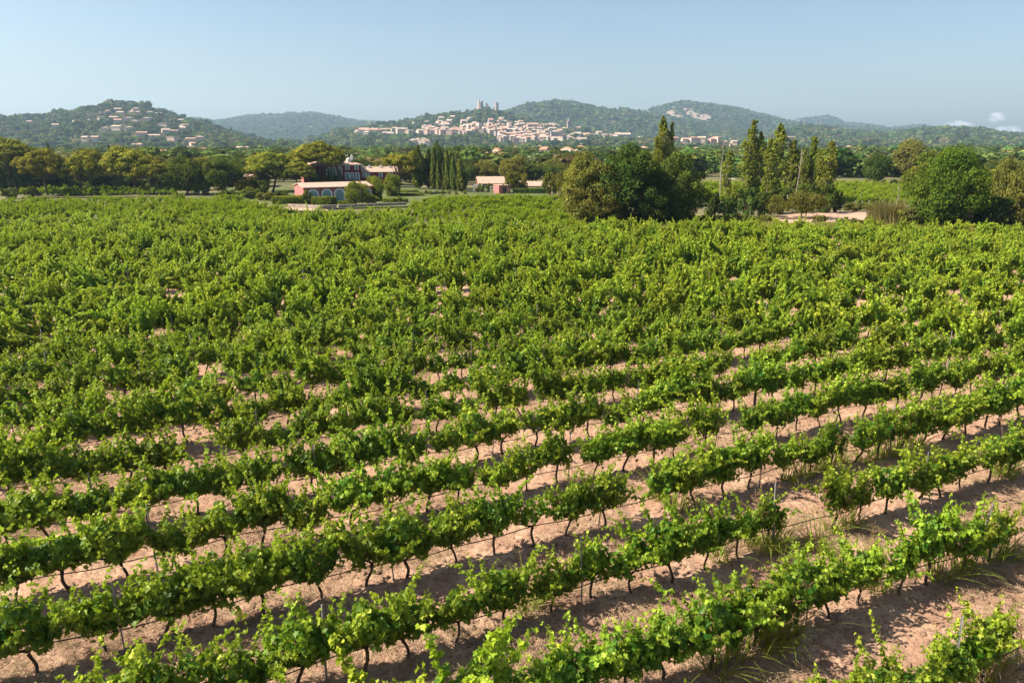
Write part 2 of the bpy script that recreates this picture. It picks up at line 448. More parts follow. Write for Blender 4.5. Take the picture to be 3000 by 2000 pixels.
VADJ = ["full leafy", "tall leafy", "low bushy", "tall narrow", "broad bushy", "rounded leafy", "small thin", "high reaching", "wide leafy", "modest leafy", "big bushy", "sparse young"]
V_TR, V_FO, pale_vines = [], [], []
vine_col = bpy.data.collections.new("vine_shapes")
for i, sp in enumerate(VSPEC):
    tr, fo = make_vine(100 + i, sp[0] * 1.12, sp[1] * 1.10, int(sp[2] * 1.2), int(sp[3] * 1.25))
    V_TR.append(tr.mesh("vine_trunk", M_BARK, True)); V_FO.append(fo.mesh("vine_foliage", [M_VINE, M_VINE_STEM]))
    tr, fo = make_vine(400 + i, sp[0] * 1.12, sp[1] * .92, int(sp[2] * 1.2), int(sp[3] * .72), True)
    a = Acc()
    a.add(np.concatenate(tr.V), np.concatenate(tr.F[4]), 0.4, 2)
    fv = np.concatenate(fo.V); ft = np.concatenate(fo.T)
    off = a.n
    a.V.append(fv); a.T.append(ft); a.n += len(fv)
    for k in fo.F:
        a.F.setdefault(k, []).append(np.concatenate(fo.F[k]) + off); a.M.setdefault(k, []).append(np.concatenate(fo.M[k]))
    ob = bpy.data.objects.new("vine_shape_%02d" % i, a.mesh("vine_whole", [M_VINE, M_VINE_STEM, M_BARK]))
    vine_col.objects.link(ob)
    me2 = ob.data.copy(); me2.materials[0] = M_VINE_PALE; pale_vines.append(bpy.data.objects.new("vine_shape_%02d" % (i + 12), me2))
for ob in pale_vines: vine_col.objects.link(ob)

# ------------------------------------------------------------------ scatter (only for what nobody could count)
def scatter(name, pts, rotz, scl, idx, coll, label, cat, tilt=None):
    pts = np.asarray(pts, np.float32); n = len(pts)
    me = bpy.data.meshes.new(name); me.vertices.add(n); me.vertices.foreach_set("co", pts.ravel())
    r = np.zeros((n, 3), np.float32); r[:, 2] = rotz
    if tilt is not None: r[:, :2] = tilt
    s = np.asarray(scl, np.float32)
    if s.ndim == 1: s = np.repeat(s[:, None], 3, 1)
    a = me.attributes.new("rot", 'FLOAT_VECTOR', 'POINT'); a.data.foreach_set("vector", r.ravel())
    a = me.attributes.new("scl", 'FLOAT_VECTOR', 'POINT'); a.data.foreach_set("vector", s.ravel())
    a = me.attributes.new("pick", 'INT', 'POINT'); a.data.foreach_set("value", np.asarray(idx, np.int32))
    ob = link(name, me)
    ng = bpy.data.node_groups.new(name + "_scatter", 'GeometryNodeTree')
    ng.interface.new_socket("Geometry", in_out='INPUT', socket_type='NodeSocketGeometry')
    ng.interface.new_socket("Geometry", in_out='OUTPUT', socket_type='NodeSocketGeometry')
    gi, go = ng.nodes.new("NodeGroupInput"), ng.nodes.new("NodeGroupOutput")
    ci = ng.nodes.new("GeometryNodeCollectionInfo"); ci.inputs[0].default_value = coll
    ci.inputs[1].default_value = True; ci.inputs[2].default_value = True
    ip = ng.nodes.new("GeometryNodeInstanceOnPoints")
    def na(nm, ty):
        x = ng.nodes.new("GeometryNodeInputNamedAttribute"); x.data_type = ty; x.inputs[0].default_value = nm
        return [q for q in x.outputs if q.enabled and q.name == "Attribute"][0]
    ng.links.new(gi.outputs[0], ip.inputs["Points"]); ng.links.new(ci.outputs[0], ip.inputs["Instance"])
    ip.inputs["Pick Instance"].default_value = True
    ng.links.new(na("pick", 'INT'), ip.inputs["Instance Index"])
    er = ng.nodes.new("FunctionNodeEulerToRotation"); ng.links.new(na("rot", 'FLOAT_VECTOR'), er.inputs[0])
    ng.links.new(er.outputs[0], ip.inputs["Rotation"])
    ng.links.new(na("scl", 'FLOAT_VECTOR'), ip.inputs["Scale"])
    ng.links.new(ip.outputs[0], go.inputs[0])
    md = ob.modifiers.new("scatter", 'NODES'); md.node_group = ng
    tag(ob, label, cat, None, "stuff")
    return ob

# ------------------------------------------------------------------ plant the near field
rngv = np.random.default_rng(7)
vines = []     # x, y, row, variant, scale, rotz
rows = range(-4, 42)
for r in rows:
    off = row_ref + r * ROW_GAP
    sh = rngv.uniform(0, VINE_GAP)
    for k in range(-140, 170):
        s = k * VINE_GAP + sh + rngv.normal(0, .06)
        p = RN * off + RD * s
        x, y = p[0] + rngv.normal(0, .04), p[1] + rngv.normal(0, .04)
        miss = rngv.random(); va = int(rngv.choice(12, p=[.12,.12,.10,.08,.11,.11,.03,.07,.11,.07,.07,.01])); sc = rngv.uniform(.86, 1.20); fl = rngv.random()
        if y < 3.0 or y > far_edge(x) - .6: continue
        px, py = proj(x, y, .9)
        if px < -420 or px > 3300 or py > 2350: continue
        if miss < .028: continue
        rz = math.pi / 2 - ROWA + (math.pi if fl < .5 else 0) + rngv.normal(0, .10)
        vines.append((x, y, r, va, sc, rz, px, py))
inv = [v for v in vines if -60 < v[6] < 3060 and v[7] < 2070]
inv.sort(key=lambda v: v[0] ** 2 + v[1] ** 2)
near = inv[:300]; nearset = set(id(v) for v in near)
rest = [v for v in vines if id(v) not in nearset]
rowids = sorted(set(v[2] for v in near))
row_rank = {r: i + 1 for i, r in enumerate(rowids)}
for r in rowids:
    mem = sorted([v for v in near if v[2] == r], key=lambda v: v[6])
    for i, (x, y, rr, va, sc, rz, px, py) in enumerate(mem):
        lab = "%s grapevine, %s from the left in the %s vine row from the camera" % (VADJ[va], ordinal(i + 1), ordinal(row_rank[r])) \
            if row_rank[r] > 1 else "%s grapevine, %s from the left in the vine row nearest the camera" % (VADJ[va], ordinal(i + 1))
        t = thing("grapevine", lab, "grapevine", (x, y, float(soil_h(np.array(x), np.array(y)))), rz, "grapevines in the near rows", (sc, sc * (.9 + .25 * ((va * 7 + i * 3) % 10) / 10), sc * (.88 + .26 * ((va * 3 + i * 7) % 11) / 10)))
        link("trunk", V_TR[va], t); link("foliage", V_FO[va], t)
stuff = [(x, y, -.02, rz, sc, va) for (x, y, rr, va, sc, rz, px, py) in rest]

# ------------------------------------------------------------------ the farther fields
def in_poly(x, y, poly):
    c = False; n = len(poly)
    for i in range(n):
        (x1, y1), (x2, y2) = poly[i], poly[(i + 1) % n]
        if (y1 > y) != (y2 > y) and x < (x2 - x1) * (y - y1) / (y2 - y1) + x1: c = not c
    return c
FIELDS = [
    ("left", [(-80, 668), (700, 668), (1690, 670), (1690, 602), (1195, 603), (1185, 609), (860, 609), (790, 595), (700, 573), (300, 572), (-80, 580)], 84, 2.3, 1.0),
    ("middle", [(1195, 601), (1690, 601), (1650, 570), (1560, 566), (1290, 567), (1200, 588)], 80, 2.3, 1.0),
    ("behind pines", [(60, 577), (520, 575), (520, 563), (60, 563)], 88, 2.3, 1.0),
    ("beyond poplars", [(2010, 600), (2680, 606), (2680, 543), (2010, 545)], 95, 2.4, 1.1),
]
FPOLY = []
for nm, poly, azd, gap, vg in FIELDS:
    gp = [G(px, py, 1.1 if nm in ("left", "middle") else 0) for px, py in poly]; FPOLY.append(gp)
    o = flat_sheet("field_soil", gp, -.05, M_GROUND)
    a = math.radians(azd); rd = np.array([math.sin(a), math.cos(a)]); rn = np.array([-math.cos(a), math.sin(a)])
    g = np.array(gp); c0, c1 = (g @ rn).min(), (g @ rn).max(); d0, d1 = (g @ rd).min(), (g @ rd).max()
    for off in np.arange(c0, c1, gap):
        for s in np.arange(d0, d1, vg):
            p = rn * off + rd * (s + rngv.normal(0, .08))
            if not in_poly(p[0], p[1], gp) or rngv.random() < .03: continue
            if nm != "left" or True:
                px, py = proj(p[0], p[1], 1)
                if px < -150 or px > 3150: continue
            if nm == "left" and p[1] < far_edge(p[0]) + 5.0: continue
            stuff.append((p[0], p[1], -.05, math.pi / 2 - a + rngv.normal(0, .1) + (math.pi if rngv.random() < .5 else 0), rngv.uniform(.55, .74), 12 + int(rngv.integers(0, 11))))
S = np.array(stuff)
scatter("vineyard", S[:, :3], S[:, 3], np.stack([S[:, 4], S[:, 4] * rngv.uniform(.9, 1.15, len(S)), S[:, 4] * rngv.uniform(.82, 1.25, len(S)) * (1 + .5 * fbm(S[:, 0] / 5, S[:, 1] / 5, 33, 2))], 1), S[:, 5].astype(int), vine_col, "green mass of far vine rows filling the rest of the vineyard up to the trees", "vineyard")
print("vines", len(near), "stuff vines", len(stuff))

# ------------------------------------------------------------------ drip hoses and posts
M_HOSE = rough_mat("black_hose", (.012, .011, .012), (.03, .026, .026), 5, .5)
M_POST = rough_mat("galvanised_post", (.16, .155, .155), (.25, .24, .23), 6, .6)
rngh = np.random.default_rng(11)
rank = 0
postlist = []
for r in rows:
    off = row_ref + r * ROW_GAP
    seg = []
    for s in np.arange(-70, 120, .4):
        p = RN * off + RD * s
        if p[1] < 4.5 or p[1] > min(far_edge(p[0]) - 1, 46): continue
        px, py = proj(p[0], p[1], HOSE_Z)
        if -60 < px < 3060 and py < 2060: seg.append((p[0], p[1], s))
    if len(seg) < 8: continue
    rank += 1
    seg = np.array(seg); s = seg[:, 2]
    z = HOSE_Z + .035 * np.sin(s * 1.3 + r) + .025 * np.sin(s * 3.1 + 2 * r)
    yoff = .03 * np.sin(s * .9 + r * 1.7)
    path = np.stack([seg[:, 0] + RN[0] * yoff, seg[:, 1] + RN[1] * yoff, z], 1)
    a = Acc(); a.add(*tube(path, .0125, 5))
    for i in range(2, len(path) - 1, 3):           # drippers hanging from the hose
        q = path[i]; ln = rngh.uniform(.05, .14)
        a.add(*tube([q, q - np.array([.004, 0, ln * .5]), q - np.array([0, .004, ln])], .006, 4))
    o = link("drip_hose", a.mesh("drip_hose", M_HOSE))
    tag(o, ("black drip hose strung along the vine row nearest the camera" if rank == 1 else "black drip hose strung along the %s vine row from the camera" % ordinal(rank)), "drip hose", "drip hoses along the vine rows")
    ph = rngh.uniform(0, 6)
    for s0 in np.arange(-70 + ph, 120, 5.4):
        p = RN * off + RD * s0
        if p[1] < 5 or p[1] > min(far_edge(p[0]) - 1, 46): continue
        px, py = proj(p[0], p[1], .6)
        if 10 < px < 2990 and py < 2010: postlist.append((p[0], p[1], rank, px))
mp = MB()
w = .015
mp.add([(-w, -w, -.3), (w, -w, -.3), (w, -w + .007, -.3), (-w + .007, -w + .007, -.3), (-w + .007, w, -.3), (-w, w, -.3),
        (-w, -w, 1.48), (w, -w, 1.48), (w, -w + .007, 1.48), (-w + .007, -w + .007, 1.48), (-w + .007, w, 1.48), (-w, w, 1.48)],
       [(5, 4, 3, 2, 1, 0), (6, 7, 8, 9, 10, 11)] + [(i, (i + 1) % 6, (i + 1) % 6 + 6, i + 6) for i in range(6)])
post_me = mp.mesh("vine_post", M_POST)
by = {}
for q in postlist: by.setdefault(q[2], []).append(q)
for rk, qs in by.items():
    qs.sort(key=lambda q: q[3])
    for i, (x, y, _, px) in enumerate(qs):
        o = link("vine_post", post_me, None, (x, y, 0), (rngh.normal(0, .035), rngh.normal(0, .035), rngh.uniform(0, 3)), (1, 1, rngh.uniform(1.05, 1.25)))
        tag(o, "thin grey metal post, %s from the left in the %s vine row from the camera" % (ordinal(i + 1), ordinal(rk)), "post", "posts in the vine rows")

# ------------------------------------------------------------------ tree shapes (each: trunk mesh, crown mesh, unit = metres)
def limbs(a, rng, base, targets, r0, mi=0):
    for t in targets:
        ts = np.linspace(0, 1, 6)[:, None]
        mid = (base + t) / 2 + np.array([0, 0, -.12 * np.linalg.norm(t - base)]) + rng.normal(0, .05 * np.linalg.norm(t - base), 3)
        p = (1 - ts) ** 2 * base + 2 * ts * (1 - ts) * mid + ts ** 2 * t
        a.add(*tube(p, np.linspace(r0, r0 * .3, 6), 5), mi=mi)
def clump(c, rng, n, ctr, rad, size, aspect=1.3, up=.35, jit=.55, tint=.4, shell=.55, tvar=.16):
    d = unit(rng.normal(size=(n, 3)))
    rr = shell + (1 - shell) * rng.random(n) ** .6
    pos = ctr + d * rr[:, None] * np.asarray(rad)
    nr = d + np.array([0, 0, up]) + rng.normal(0, jit, (n, 3))
    V, F = cards(rng, pos, nr, size * rng.uniform(.7, 1.3, n), aspect)
    c.add(V, F, np.repeat(np.clip(tint + rng.normal(0, tvar, n), 0, 1), 4))
def broad_tree(seed, h, w, trunk_h, nclump=38, per=130, size=.30, gap=1.0, flat=.5, bottom=.28, stems=1):
    rng = np.random.default_rng(seed); t, c = Acc(), Acc()
    cz = h * (bottom + 1) / 2; rz = h * (1 - bottom) / 2; R = w / 2
    pts = []
    tries = 0
    while len(pts) < nclump and tries < 4000:
        tries += 1
        d = unit(rng.normal(size=3)); rr = rng.uniform(.35, .88) if rng.random() < .35 else rng.uniform(.70, .92)
        p = d * rr * np.array([R, R, rz]) * (1 + .22 * np.sin(3 * math.atan2(d[1], d[0]) + seed) * (1 - abs(d[2])))
        p[2] += cz
        if all(np.linalg.norm((p - q)) > gap * .62 * R / nclump ** .33 for q in pts): pts.append(p)
    for p in pts:
        rc = R * rng.uniform(.22, .40)
        clump(c, rng, int(per * rng.uniform(.7, 1.2)), p, (rc, rc, rc * rng.uniform(.6, .85)), size, 1.25, .35, .6, float(np.clip(.32 + .16 * (p[2] - cz) / rz * 0 + rng.normal(0, .14), .05, .9)))
    for s in range(stems):
        b0 = np.array([rng.normal(0, .25 * (stems > 1)), rng.normal(0, .25 * (stems > 1)), -.3])
        top = np.array([b0[0] * 2.5 + rng.normal(0, .15), b0[1] * 2.5 + rng.normal(0, .15), trunk_h])
        ts = np.linspace(0, 1, 6)[:, None]
        t.add(*tube(b0 + (top - b0) * ts + np.array([.1, .06, 0]) * np.sin(ts * 4 + seed), np.linspace(.034 * h, .022 * h, 6) / stems ** .4, 7))
        limbs(t, rng, top, [pts[i] for i in rng.choice(len(pts), min(len(pts), 9), replace=False)], .016 * h / stems ** .4)
    return t, c
def pine_tree(seed, h, w, nclump=46, per=150, thick=.42, split=.5, size=.26):
    rng = np.random.default_rng(seed); t, c = Acc(), Acc(); R = w / 2; pts = []
    for k in range(nclump):
        for _ in range(60):
            az = rng.uniform(0, 2 * math.pi); rho = math.sqrt(rng.random()) * .93
            x, y = R * rho * math.cos(az), R * rho * math.sin(az)
            rag = .10 * math.sin(3 * az + seed) + .06 * math.sin(7 * az + seed * 2)
            z = h - h * thick * (rho ** 2.2) * rng.uniform(.55, 1.0) - h * .08 + h * .05 * rng.normal() * .6
            p = np.array([x * (1 + rag), y * (1 + rag), z])
            if all(np.linalg.norm((p - q) * np.array([1, 1, 1.4])) > R * .19 for q in pts): break
        pts.append(p)
    for p in pts:
        rc = R * rng.uniform(.17, .29)
        clump(c, rng, int(per * rng.uniform(.7, 1.2)), p, (rc, rc, rc * rng.uniform(.45, .62)), size, 1.9, .55, .45, float(np.clip(rng.normal(.42, .13), .05, .9)), .35)
    ln = rng.normal(0, .04 * h, 2); sz = h * split
    ts = np.linspace(0, 1, 7)[:, None]
    top = np.array([ln[0], ln[1], sz]); b0 = np.array([0, 0, -.3])
    t.add(*tube(b0 + (top - b0) * ts + .012 * h * np.array([1, .6, 0]) * np.sin(ts * 4 + seed), np.linspace(.030 * h, .021 * h, 7), 7))
    limbs(t, rng, top, [p - np.array([0, 0, R * .06]) for p in (pts[i] for i in rng.choice(len(pts), 15, replace=False))], .014 * h)
    return t, c
def cypress_tree(seed, h, w, n=2600, size=.20):
    rng = np.random.default_rng(seed); t, c = Acc(), Acc(); R = w / 2
    z = rng.random(n) ** .85
    prof = np.minimum(1, (z + .06) / .22) ** .6 * np.maximum(0, 1 - z) ** .62 * (.85 + .5 * z * (1 - z))
    az = rng.uniform(0, 2 * math.pi, n)
    lump = 1 + .13 * np.sin(az * 4 + 9 * z + seed) + .10 * np.sin(az * 7 - 25 * z + seed) + .05 * rng.normal(size=n)
    rr = R * prof * lump * (1 - .35 * rng.random(n) ** 2)
    bx, by = .10 * R * np.sin(z * 5 + seed), .10 * R * np.cos(z * 4 + seed)
    pos = np.stack([rr * np.cos(az) + bx, rr * np.sin(az) + by, .05 * h + z * h * .95], 1)
    nr = np.stack([np.cos(az), np.sin(az), .25 + 0 * az], 1) + rng.normal(0, .35, (n, 3))
    V, F = cards(rng, pos, nr, size * rng.uniform(.6, 1.2, n), 2.6, np.array([0, 0, 1.0]))
    tn = np.clip(.38 + .22 * np.sin(az * 4 + 9 * z + seed) + rng.normal(0, .15, n), 0, 1)
    c.add(V, F, np.repeat(tn, 4))
    t.add(*tube(np.array([(0, 0, -.3), (0, 0, .25 * h), (bx[0] * 0, 0, .8 * h)]), [.10 + .006 * h, .08 + .004 * h, .02], 6))
    return t, c
def poplar_tree(seed, h, w, nclump=60, per=75, sparse=0.0, bare=.06, size=.25):
    rng = np.random.default_rng(seed); t, c = Acc(), Acc(); R = w / 2
    ts = np.linspace(0, 1, 9)
    path = np.stack([.10 * R * np.sin(ts * 5 + seed), .10 * R * np.cos(ts * 4 + seed), -.3 + ts * (h * .97 + .3)], 1)
    t.add(*tube(path, np.linspace(.016 * h, .006, 9), 7))
    for k in range(nclump):
        u = bare + (1 - bare) * (k + rng.random()) / nclump
        if rng.random() < sparse * (1 - u): continue
        prof = min(1, (u + .10) / .35) ** .5 * (1 - max(0, (u - .62) / .38) ** 2 * .72) * (1 + .25 * math.sin(u * 17 + seed))
        az = k * 2.4 + rng.uniform(-.6, .6); ro = R * prof * rng.uniform(.25, .72)
        p = np.array([ro * math.cos(az), ro * math.sin(az), u * h * .965])
        p[:2] += np.array([.10 * R * math.sin(u * 5 + seed), .10 * R * math.cos(u * 4 + seed)])
        rc = R * prof * rng.uniform(.26, .46)
        clump(c, rng, int(per * rng.uniform(.6, 1.2)), p, (rc, rc, rc * rng.uniform(1.1, 1.9)), size, 1.2, .25, .6, float(np.clip(rng.normal(.42, .15), .05, .95)))
        b = np.array([path[0, 0], path[0, 1], max(.2, p[2] - h * .10)]); b[:2] = np.interp(b[2], path[:, 2], path[:, 0]), np.interp(b[2], path[:, 2], path[:, 1])
        if k % 2 == 0: t.add(*tube(np.array([b, b * .4 + p * .6 + np.array([0, 0, -.02 * h]), p]), [.0055 * h, .004 * h, .01], 4))
    return t, c
def dead_tree(seed, h, nb=10):
    rng = np.random.default_rng(seed); t = Acc()
    ts = np.linspace(0, 1, 9)
    path = np.stack([.14 * np.sin(ts * 5 + seed), .14 * np.cos(ts * 4 + seed), -.3 + ts * (h + .3)], 1)
    t.add(*tube(path, np.linspace(.011 * h, .015, 9), 6))
    for k in range(nb):
        u = rng.uniform(.25, .95); b = np.array([np.interp(u, ts, path[:, 0]), np.interp(u, ts, path[:, 1]), u * h]); az = rng.uniform(0, 6.28)
        ln = h * rng.uniform(.05, .13) * (1.2 - u * .6)
        p = b + np.array([math.cos(az) * ln * .45, math.sin(az) * ln * .45, ln])
        t.add(*tube(np.array([b, b * .5 + p * .5 + np.array([math.cos(az), math.sin(az), 0]) * ln * .12, p]), [.006 * h, .004 * h, .008], 4))
    return t
def hedge_shape(rng, lx, ly, lz, n, size=.16):
    c = Acc()
    f = rng.random(n); u, v = rng.uniform(-.5, .5, n), rng.uniform(-.5, .5, n)
    pos = np.zeros((n, 3)); nr = np.zeros((n, 3))
    a_top, a_f, a_s = lx * ly, 2 * lx * lz, 2 * ly * lz
    tot = a_top + a_f + a_s
    top = f < a_top / tot; fr = (~top) & (f < (a_top + a_f) / tot); sd = ~(top | fr)
    sg = np.where(rng.random(n) < .5, -1, 1)
    pos[top] = np.stack([u[top] * lx, v[top] * ly, np.full(top.sum(), lz)], 1); nr[top] = (0, 0, 1)
    pos[fr] = np.stack([u[fr] * lx, sg[fr] * ly / 2, (v[fr] + .5) * lz], 1); nr[fr] = np.stack([0 * sg[fr], sg[fr], 0 * sg[fr]], 1)
    pos[sd] = np.stack([sg[sd] * lx / 2, u[sd] * ly, (v[sd] + .5) * lz], 1); nr[sd] = np.stack([sg[sd], 0 * sg[sd], 0 * sg[sd]], 1)
    pos += rng.normal(0, .06, (n, 3)); nr += rng.normal(0, .45, (n, 3))
    V, F = cards(rng, pos, nr, size * rng.uniform(.6, 1.3, n), 1.3); c.add(V, F, np.repeat(np.clip(rng.normal(.45, .2, n), 0, 1), 4))
    c.add(np.array([(sx * lx * .47, sy * ly * .45, z) for z in (0, lz * .95) for sx, sy in ((-1, -1), (1, -1), (1, 1), (-1, 1))]),
          np.array([(4, 5, 6, 7), (0, 1, 5, 4), (1, 2, 6, 5), (2, 3, 7, 6), (3, 0, 4, 7)]), .05)
    return c
SHAPES = {}
def shape(key, fn, bark, leaf):
    if key not in SHAPES:
        t, c = fn(); SHAPES[key] = (t.mesh(key + "_trunk", bark, True), c.mesh(key + "_crown", leaf))
    return SHAPES[key]
def plant(name, label, cat, key, px, Y, h, w, h0, w0, group=None, rotz=None, lean=(0, 0), z=-.1):
    """stand a shape (h0 tall, w0 wide) at picture column px, Y metres ahead, made h tall and w wide"""
    x = X_of(px, Y, 0)
    t = thing(name, label, cat, (x, Y, z), random.uniform(0, 6.28) if rotz is None else rotz, group, (w / w0, w / w0, h / h0))
    t.rotation_euler[0] = lean[0]; t.rotation_euler[1] = lean[1]
    tr, cr = SHAPES[key]
    link("trunk", tr, t); link("crown", cr, t)
    return t
random.seed(5)
for i in range(5): shape("pine%d" % i, lambda i=i: pine_tree(40 + i, 9.0, 10.0, (72, 72, 72, 72, 40)[i], 170, thick=(.42, .46, .52, .56, .20)[i], split=(.30, .36, .34, .40, .45)[i]), M_TRUNK, M_PINE)
for i in range(4): shape("cyp%d" % i, lambda i=i: cypress_tree(60 + i, 9.0, 1.9), M_TRUNK, M_CYP)
for i in range(4): shape("pop%d" % i, lambda i=i: poplar_tree(70 + i, 14.0, 2.9, sparse=(.15, .1, .35, .6)[i], bare=(.05, .05, .10, .18)[i]), M_PALEBARK, M_POP)
for i in range(3): shape("oak%d" % i, lambda i=i: broad_tree(80 + i, 8.0, 8.5, 2.0, 52, 170, .28, bottom=.12), M_TRUNK, M_OAK)
for i in range(3): shape("olv%d" % i, lambda i=i: broad_tree(90 + i, 7.0, 7.5, 1.8, 46, 160, .26, bottom=.12), M_TRUNK, M_OLIVE)
for i in range(3): shape("lgt%d" % i, lambda i=i: broad_tree(190 + i, 7.0, 7.5, 1.6, 52, 170, .24, bottom=.06), M_TRUNK, M_LIGHT)
for i in range(2): shape("grn%d" % i, lambda i=i: broad_tree(96 + i, 10.0, 11.5, 2.2, 95, 300, .25, bottom=-.06, stems=2), M_TRUNK, M_GREEN)
for i in range(3): shape("big%d" % i, lambda i=i: broad_tree(110 + i, 10.0, 8.6, 2.4, 74, 260, .24, bottom=-.03, stems=2), M_TRUNK, (M_OAK, M_OLIVE, M_OAK)[i])
for i in range(3): shape("bush%d" % i, lambda i=i: broad_tree(120 + i, 2.0, 2.6, .5, 16, 110, .16, bottom=.05, stems=3), M_TRUNK, (M_OAK, M_HEDGE, M_OLIVE)[i])
for i in range(2): shape("mul%d" % i, lambda i=i: broad_tree(130 + i, 3.6, 5.4, 1.0, 30, 120, .17, bottom=.28, stems=3), M_TRUNK, M_OLIVE)

def base_Y(py): return G(1500, py)[1]
def put(name, label, cat, key, x0, x1, ytop, ybase, group=None, rotz=None, lean=(0, 0), Y=None):
    h0w0 = {"pine": (9, 10.6), "cyp": (9, 1.9), "pop": (14, 2.9), "oak": (8, 9.2), "olv": (7, 8.1), "lgt": (7, 8.1), "grn": (10, 12.2), "big": (10, 9.2), "bush": (2, 2.8), "mul": (3.6, 5.8)}[key.rstrip("0123456789")]
    Y = Y or base_Y(ybase)
    h = Z_of(ytop, Y) + .1; zc = Y * CP + (CAM_H - h / 2) * SP
    return plant(name, label, cat, key, (x0 + x1) / 2, Y, h, (x1 - x0) / FPX * zc, *h0w0, group, rotz, lean)
PG = "umbrella pines along the vineyard"
put("pine_tree", "broad umbrella pine at the far left edge behind the leaning cypress", "tree", "pine0", -70, 134, 408, 556, PG)
put("pine_tree", "wide round-topped pine just right of the leaning cypress", "tree", "pine1", 70, 208, 440, 571, PG)
put("pine_tree", "smaller pine right of the wide round-topped one, single trunk at the vineyard edge", "tree", "pine2", 196, 298, 452, 570, PG)
put("pine_tree", "dark pine with bare grey limbs standing back between two sunny pines", "tree", "pine3", 210, 328, 436, 556, PG)
put("pine_tree", "large golden-green pine left of the dark oaks, its crown highest of that pair", "tree", "pine1", 322, 467, 432, 567, PG, 2.0)
put("pine_tree", "lower spreading pine in front of the large golden-green pine", "tree", "pine0", 378, 512, 470, 567.5, PG, 4.0)
put("pine_tree", "spreading pine left of the tall umbrella pine, beside the barn", "tree", "pine2", 727, 872, 443, 560, PG, 1.0)
put("pine_tree", "dark pine leaning over the left wing of the red mansion", "tree", "pine3", 826, 926, 470, 561, PG, 1.0)
put("pine_tree", "tallest umbrella pine, its dome shading the red mansion", "tree", "pine0", 856, 1020, 419, 556, PG, 5.2)
put("pine_tree", "flat-topped pine with twisted grey limbs on the garden lawn", "tree", "pine4", 1122, 1220, 453, 566, PG, .4)
put("pine_tree", "flat pine crown showing behind the left end of the cypress row", "tree", "pine1", 1184, 1252, 444, 552, PG, 3.4)
put("cedar_tree", "dark cedar with layered flat boughs rising behind the cypress row", "tree", "oak2", 1262, 1306, 418, 552, None, 2.2)
CG = "cypresses of the estate"
put("cypress", "tall dark cypress leaning left beside the far left pine", "cypress", "cyp0", 47, 82, 422, 557, CG, 0, (0, -.10))
put("cypress", "short dark cypress at the left edge of the picture", "cypress", "cyp1", -4, 26, 487, 560, CG)
for x0, x1, yt, lab in ((153, 174, 421, "dark cypress tip showing behind the wide round-topped pine"), (330, 344, 424, "left one of two cypress tips rising behind the golden-green pine"),
                        (345, 359, 427, "right one of two cypress tips rising behind the golden-green pine"), (445, 457, 438, "lone cypress tip right of the golden-green pine's crown"),
                        (272, 287, 453, "small cypress tip between the smaller pine and the bare-limbed pine")):
    put("cypress", lab, "cypress", "cyp2", x0, x1, yt, 545, CG)
cyl = [(1228, 27, 428, 552), (1218, 15, 437, 551), (1257, 26, 437, 551), (1273, 23, 436, 554), (1286, 15, 470, 556), (1301, 16, 473, 556), (1312, 19, 439, 558), (1321, 14, 459, 556), (1331, 21, 453, 559), (1343, 15, 471, 557), (1352, 26, 462, 562)]
cyl.sort()
for i, (cx, wd, yt, yb) in enumerate(cyl):
    put("cypress", "%s cypress from the left in the dense row right of the garden lawn" % ordinal(i + 1), "cypress", "cyp%d" % (i % 4), cx - wd * .68, cx + wd * .68, yt, yb, "row of tall cypresses")
for i, (cx, wd, yt, yb) in enumerate([(913, 16, 502, 556), (926, 18, 499, 557), (943, 17, 507, 557), (955, 16, 506, 558), (966, 14, 500, 557), (974, 15, 494, 558), (985, 14, 505, 557), (994, 15, 492, 558), (1001, 14, 499, 557)]):
    put("cypress", "%s young cypress from the left in the hedge of them below the mansion windows" % ordinal(i + 1), "cypress", "cyp%d" % (i % 4), cx - wd / 2, cx + wd / 2, yt, yb, "young cypresses in front of the mansion")
put("oak_tree", "dark evergreen oak right of the pines with a ragged crown", "tree", "oak0", 488, 614, 456, 566)
put("broadleaf_tree", "olive-toned tree partly hiding the pink-roofed house left of the spreading pine", "tree", "olv1", 728, 792, 500, 563)
put("oak_tree", "green oak left of the spreading pine, behind the end of the left field", "tree", "oak1", 594, 720, 463, 567)
put("broadleaf_tree", "light green rounded tree standing in front of the right half of the barn", "tree", "lgt0", 1008, 1083, 529, 600)
put("broadleaf_tree", "olive-green tree just right of the barn's end", "tree", "lgt1", 1068, 1130, 515, 585)
put("broadleaf_tree", "small slender tree between the barn tree and the twisted pine", "tree", "lgt2", 1122, 1178, 510, 574)
# big dark clump
BG = "big dark trees at the far end of the near field"
put("broadleaf_tree", "olive-tinged tree at the left side of the big dark clump", "tree", "big1", 1640, 1800, 448, 654, BG, 1)
put("broadleaf_tree", "tallest dark tree in the middle of the big dark clump", "tree", "big0", 1745, 1935, 420, 655, BG, 2)
put("broadleaf_tree", "rounded dark tree at the right side of the big dark clump", "tree", "big2", 1900, 2056, 446, 653, BG, 3)
put("broadleaf_tree", "low tree with brownish leaves at the front left of the dark clump", "tree", "big1", 1690, 1830, 505, 656, BG, 4)
put("broadleaf_tree", "low dark tree filling the front right of the dark clump", "tree", "big0", 1850, 1990, 500, 656, BG, 5)
put("broadleaf_tree", "low olive tree on the far left of the dark clump, overhanging the bright field", "tree", "olv0", 1628, 1730, 500, 620, BG, 5)
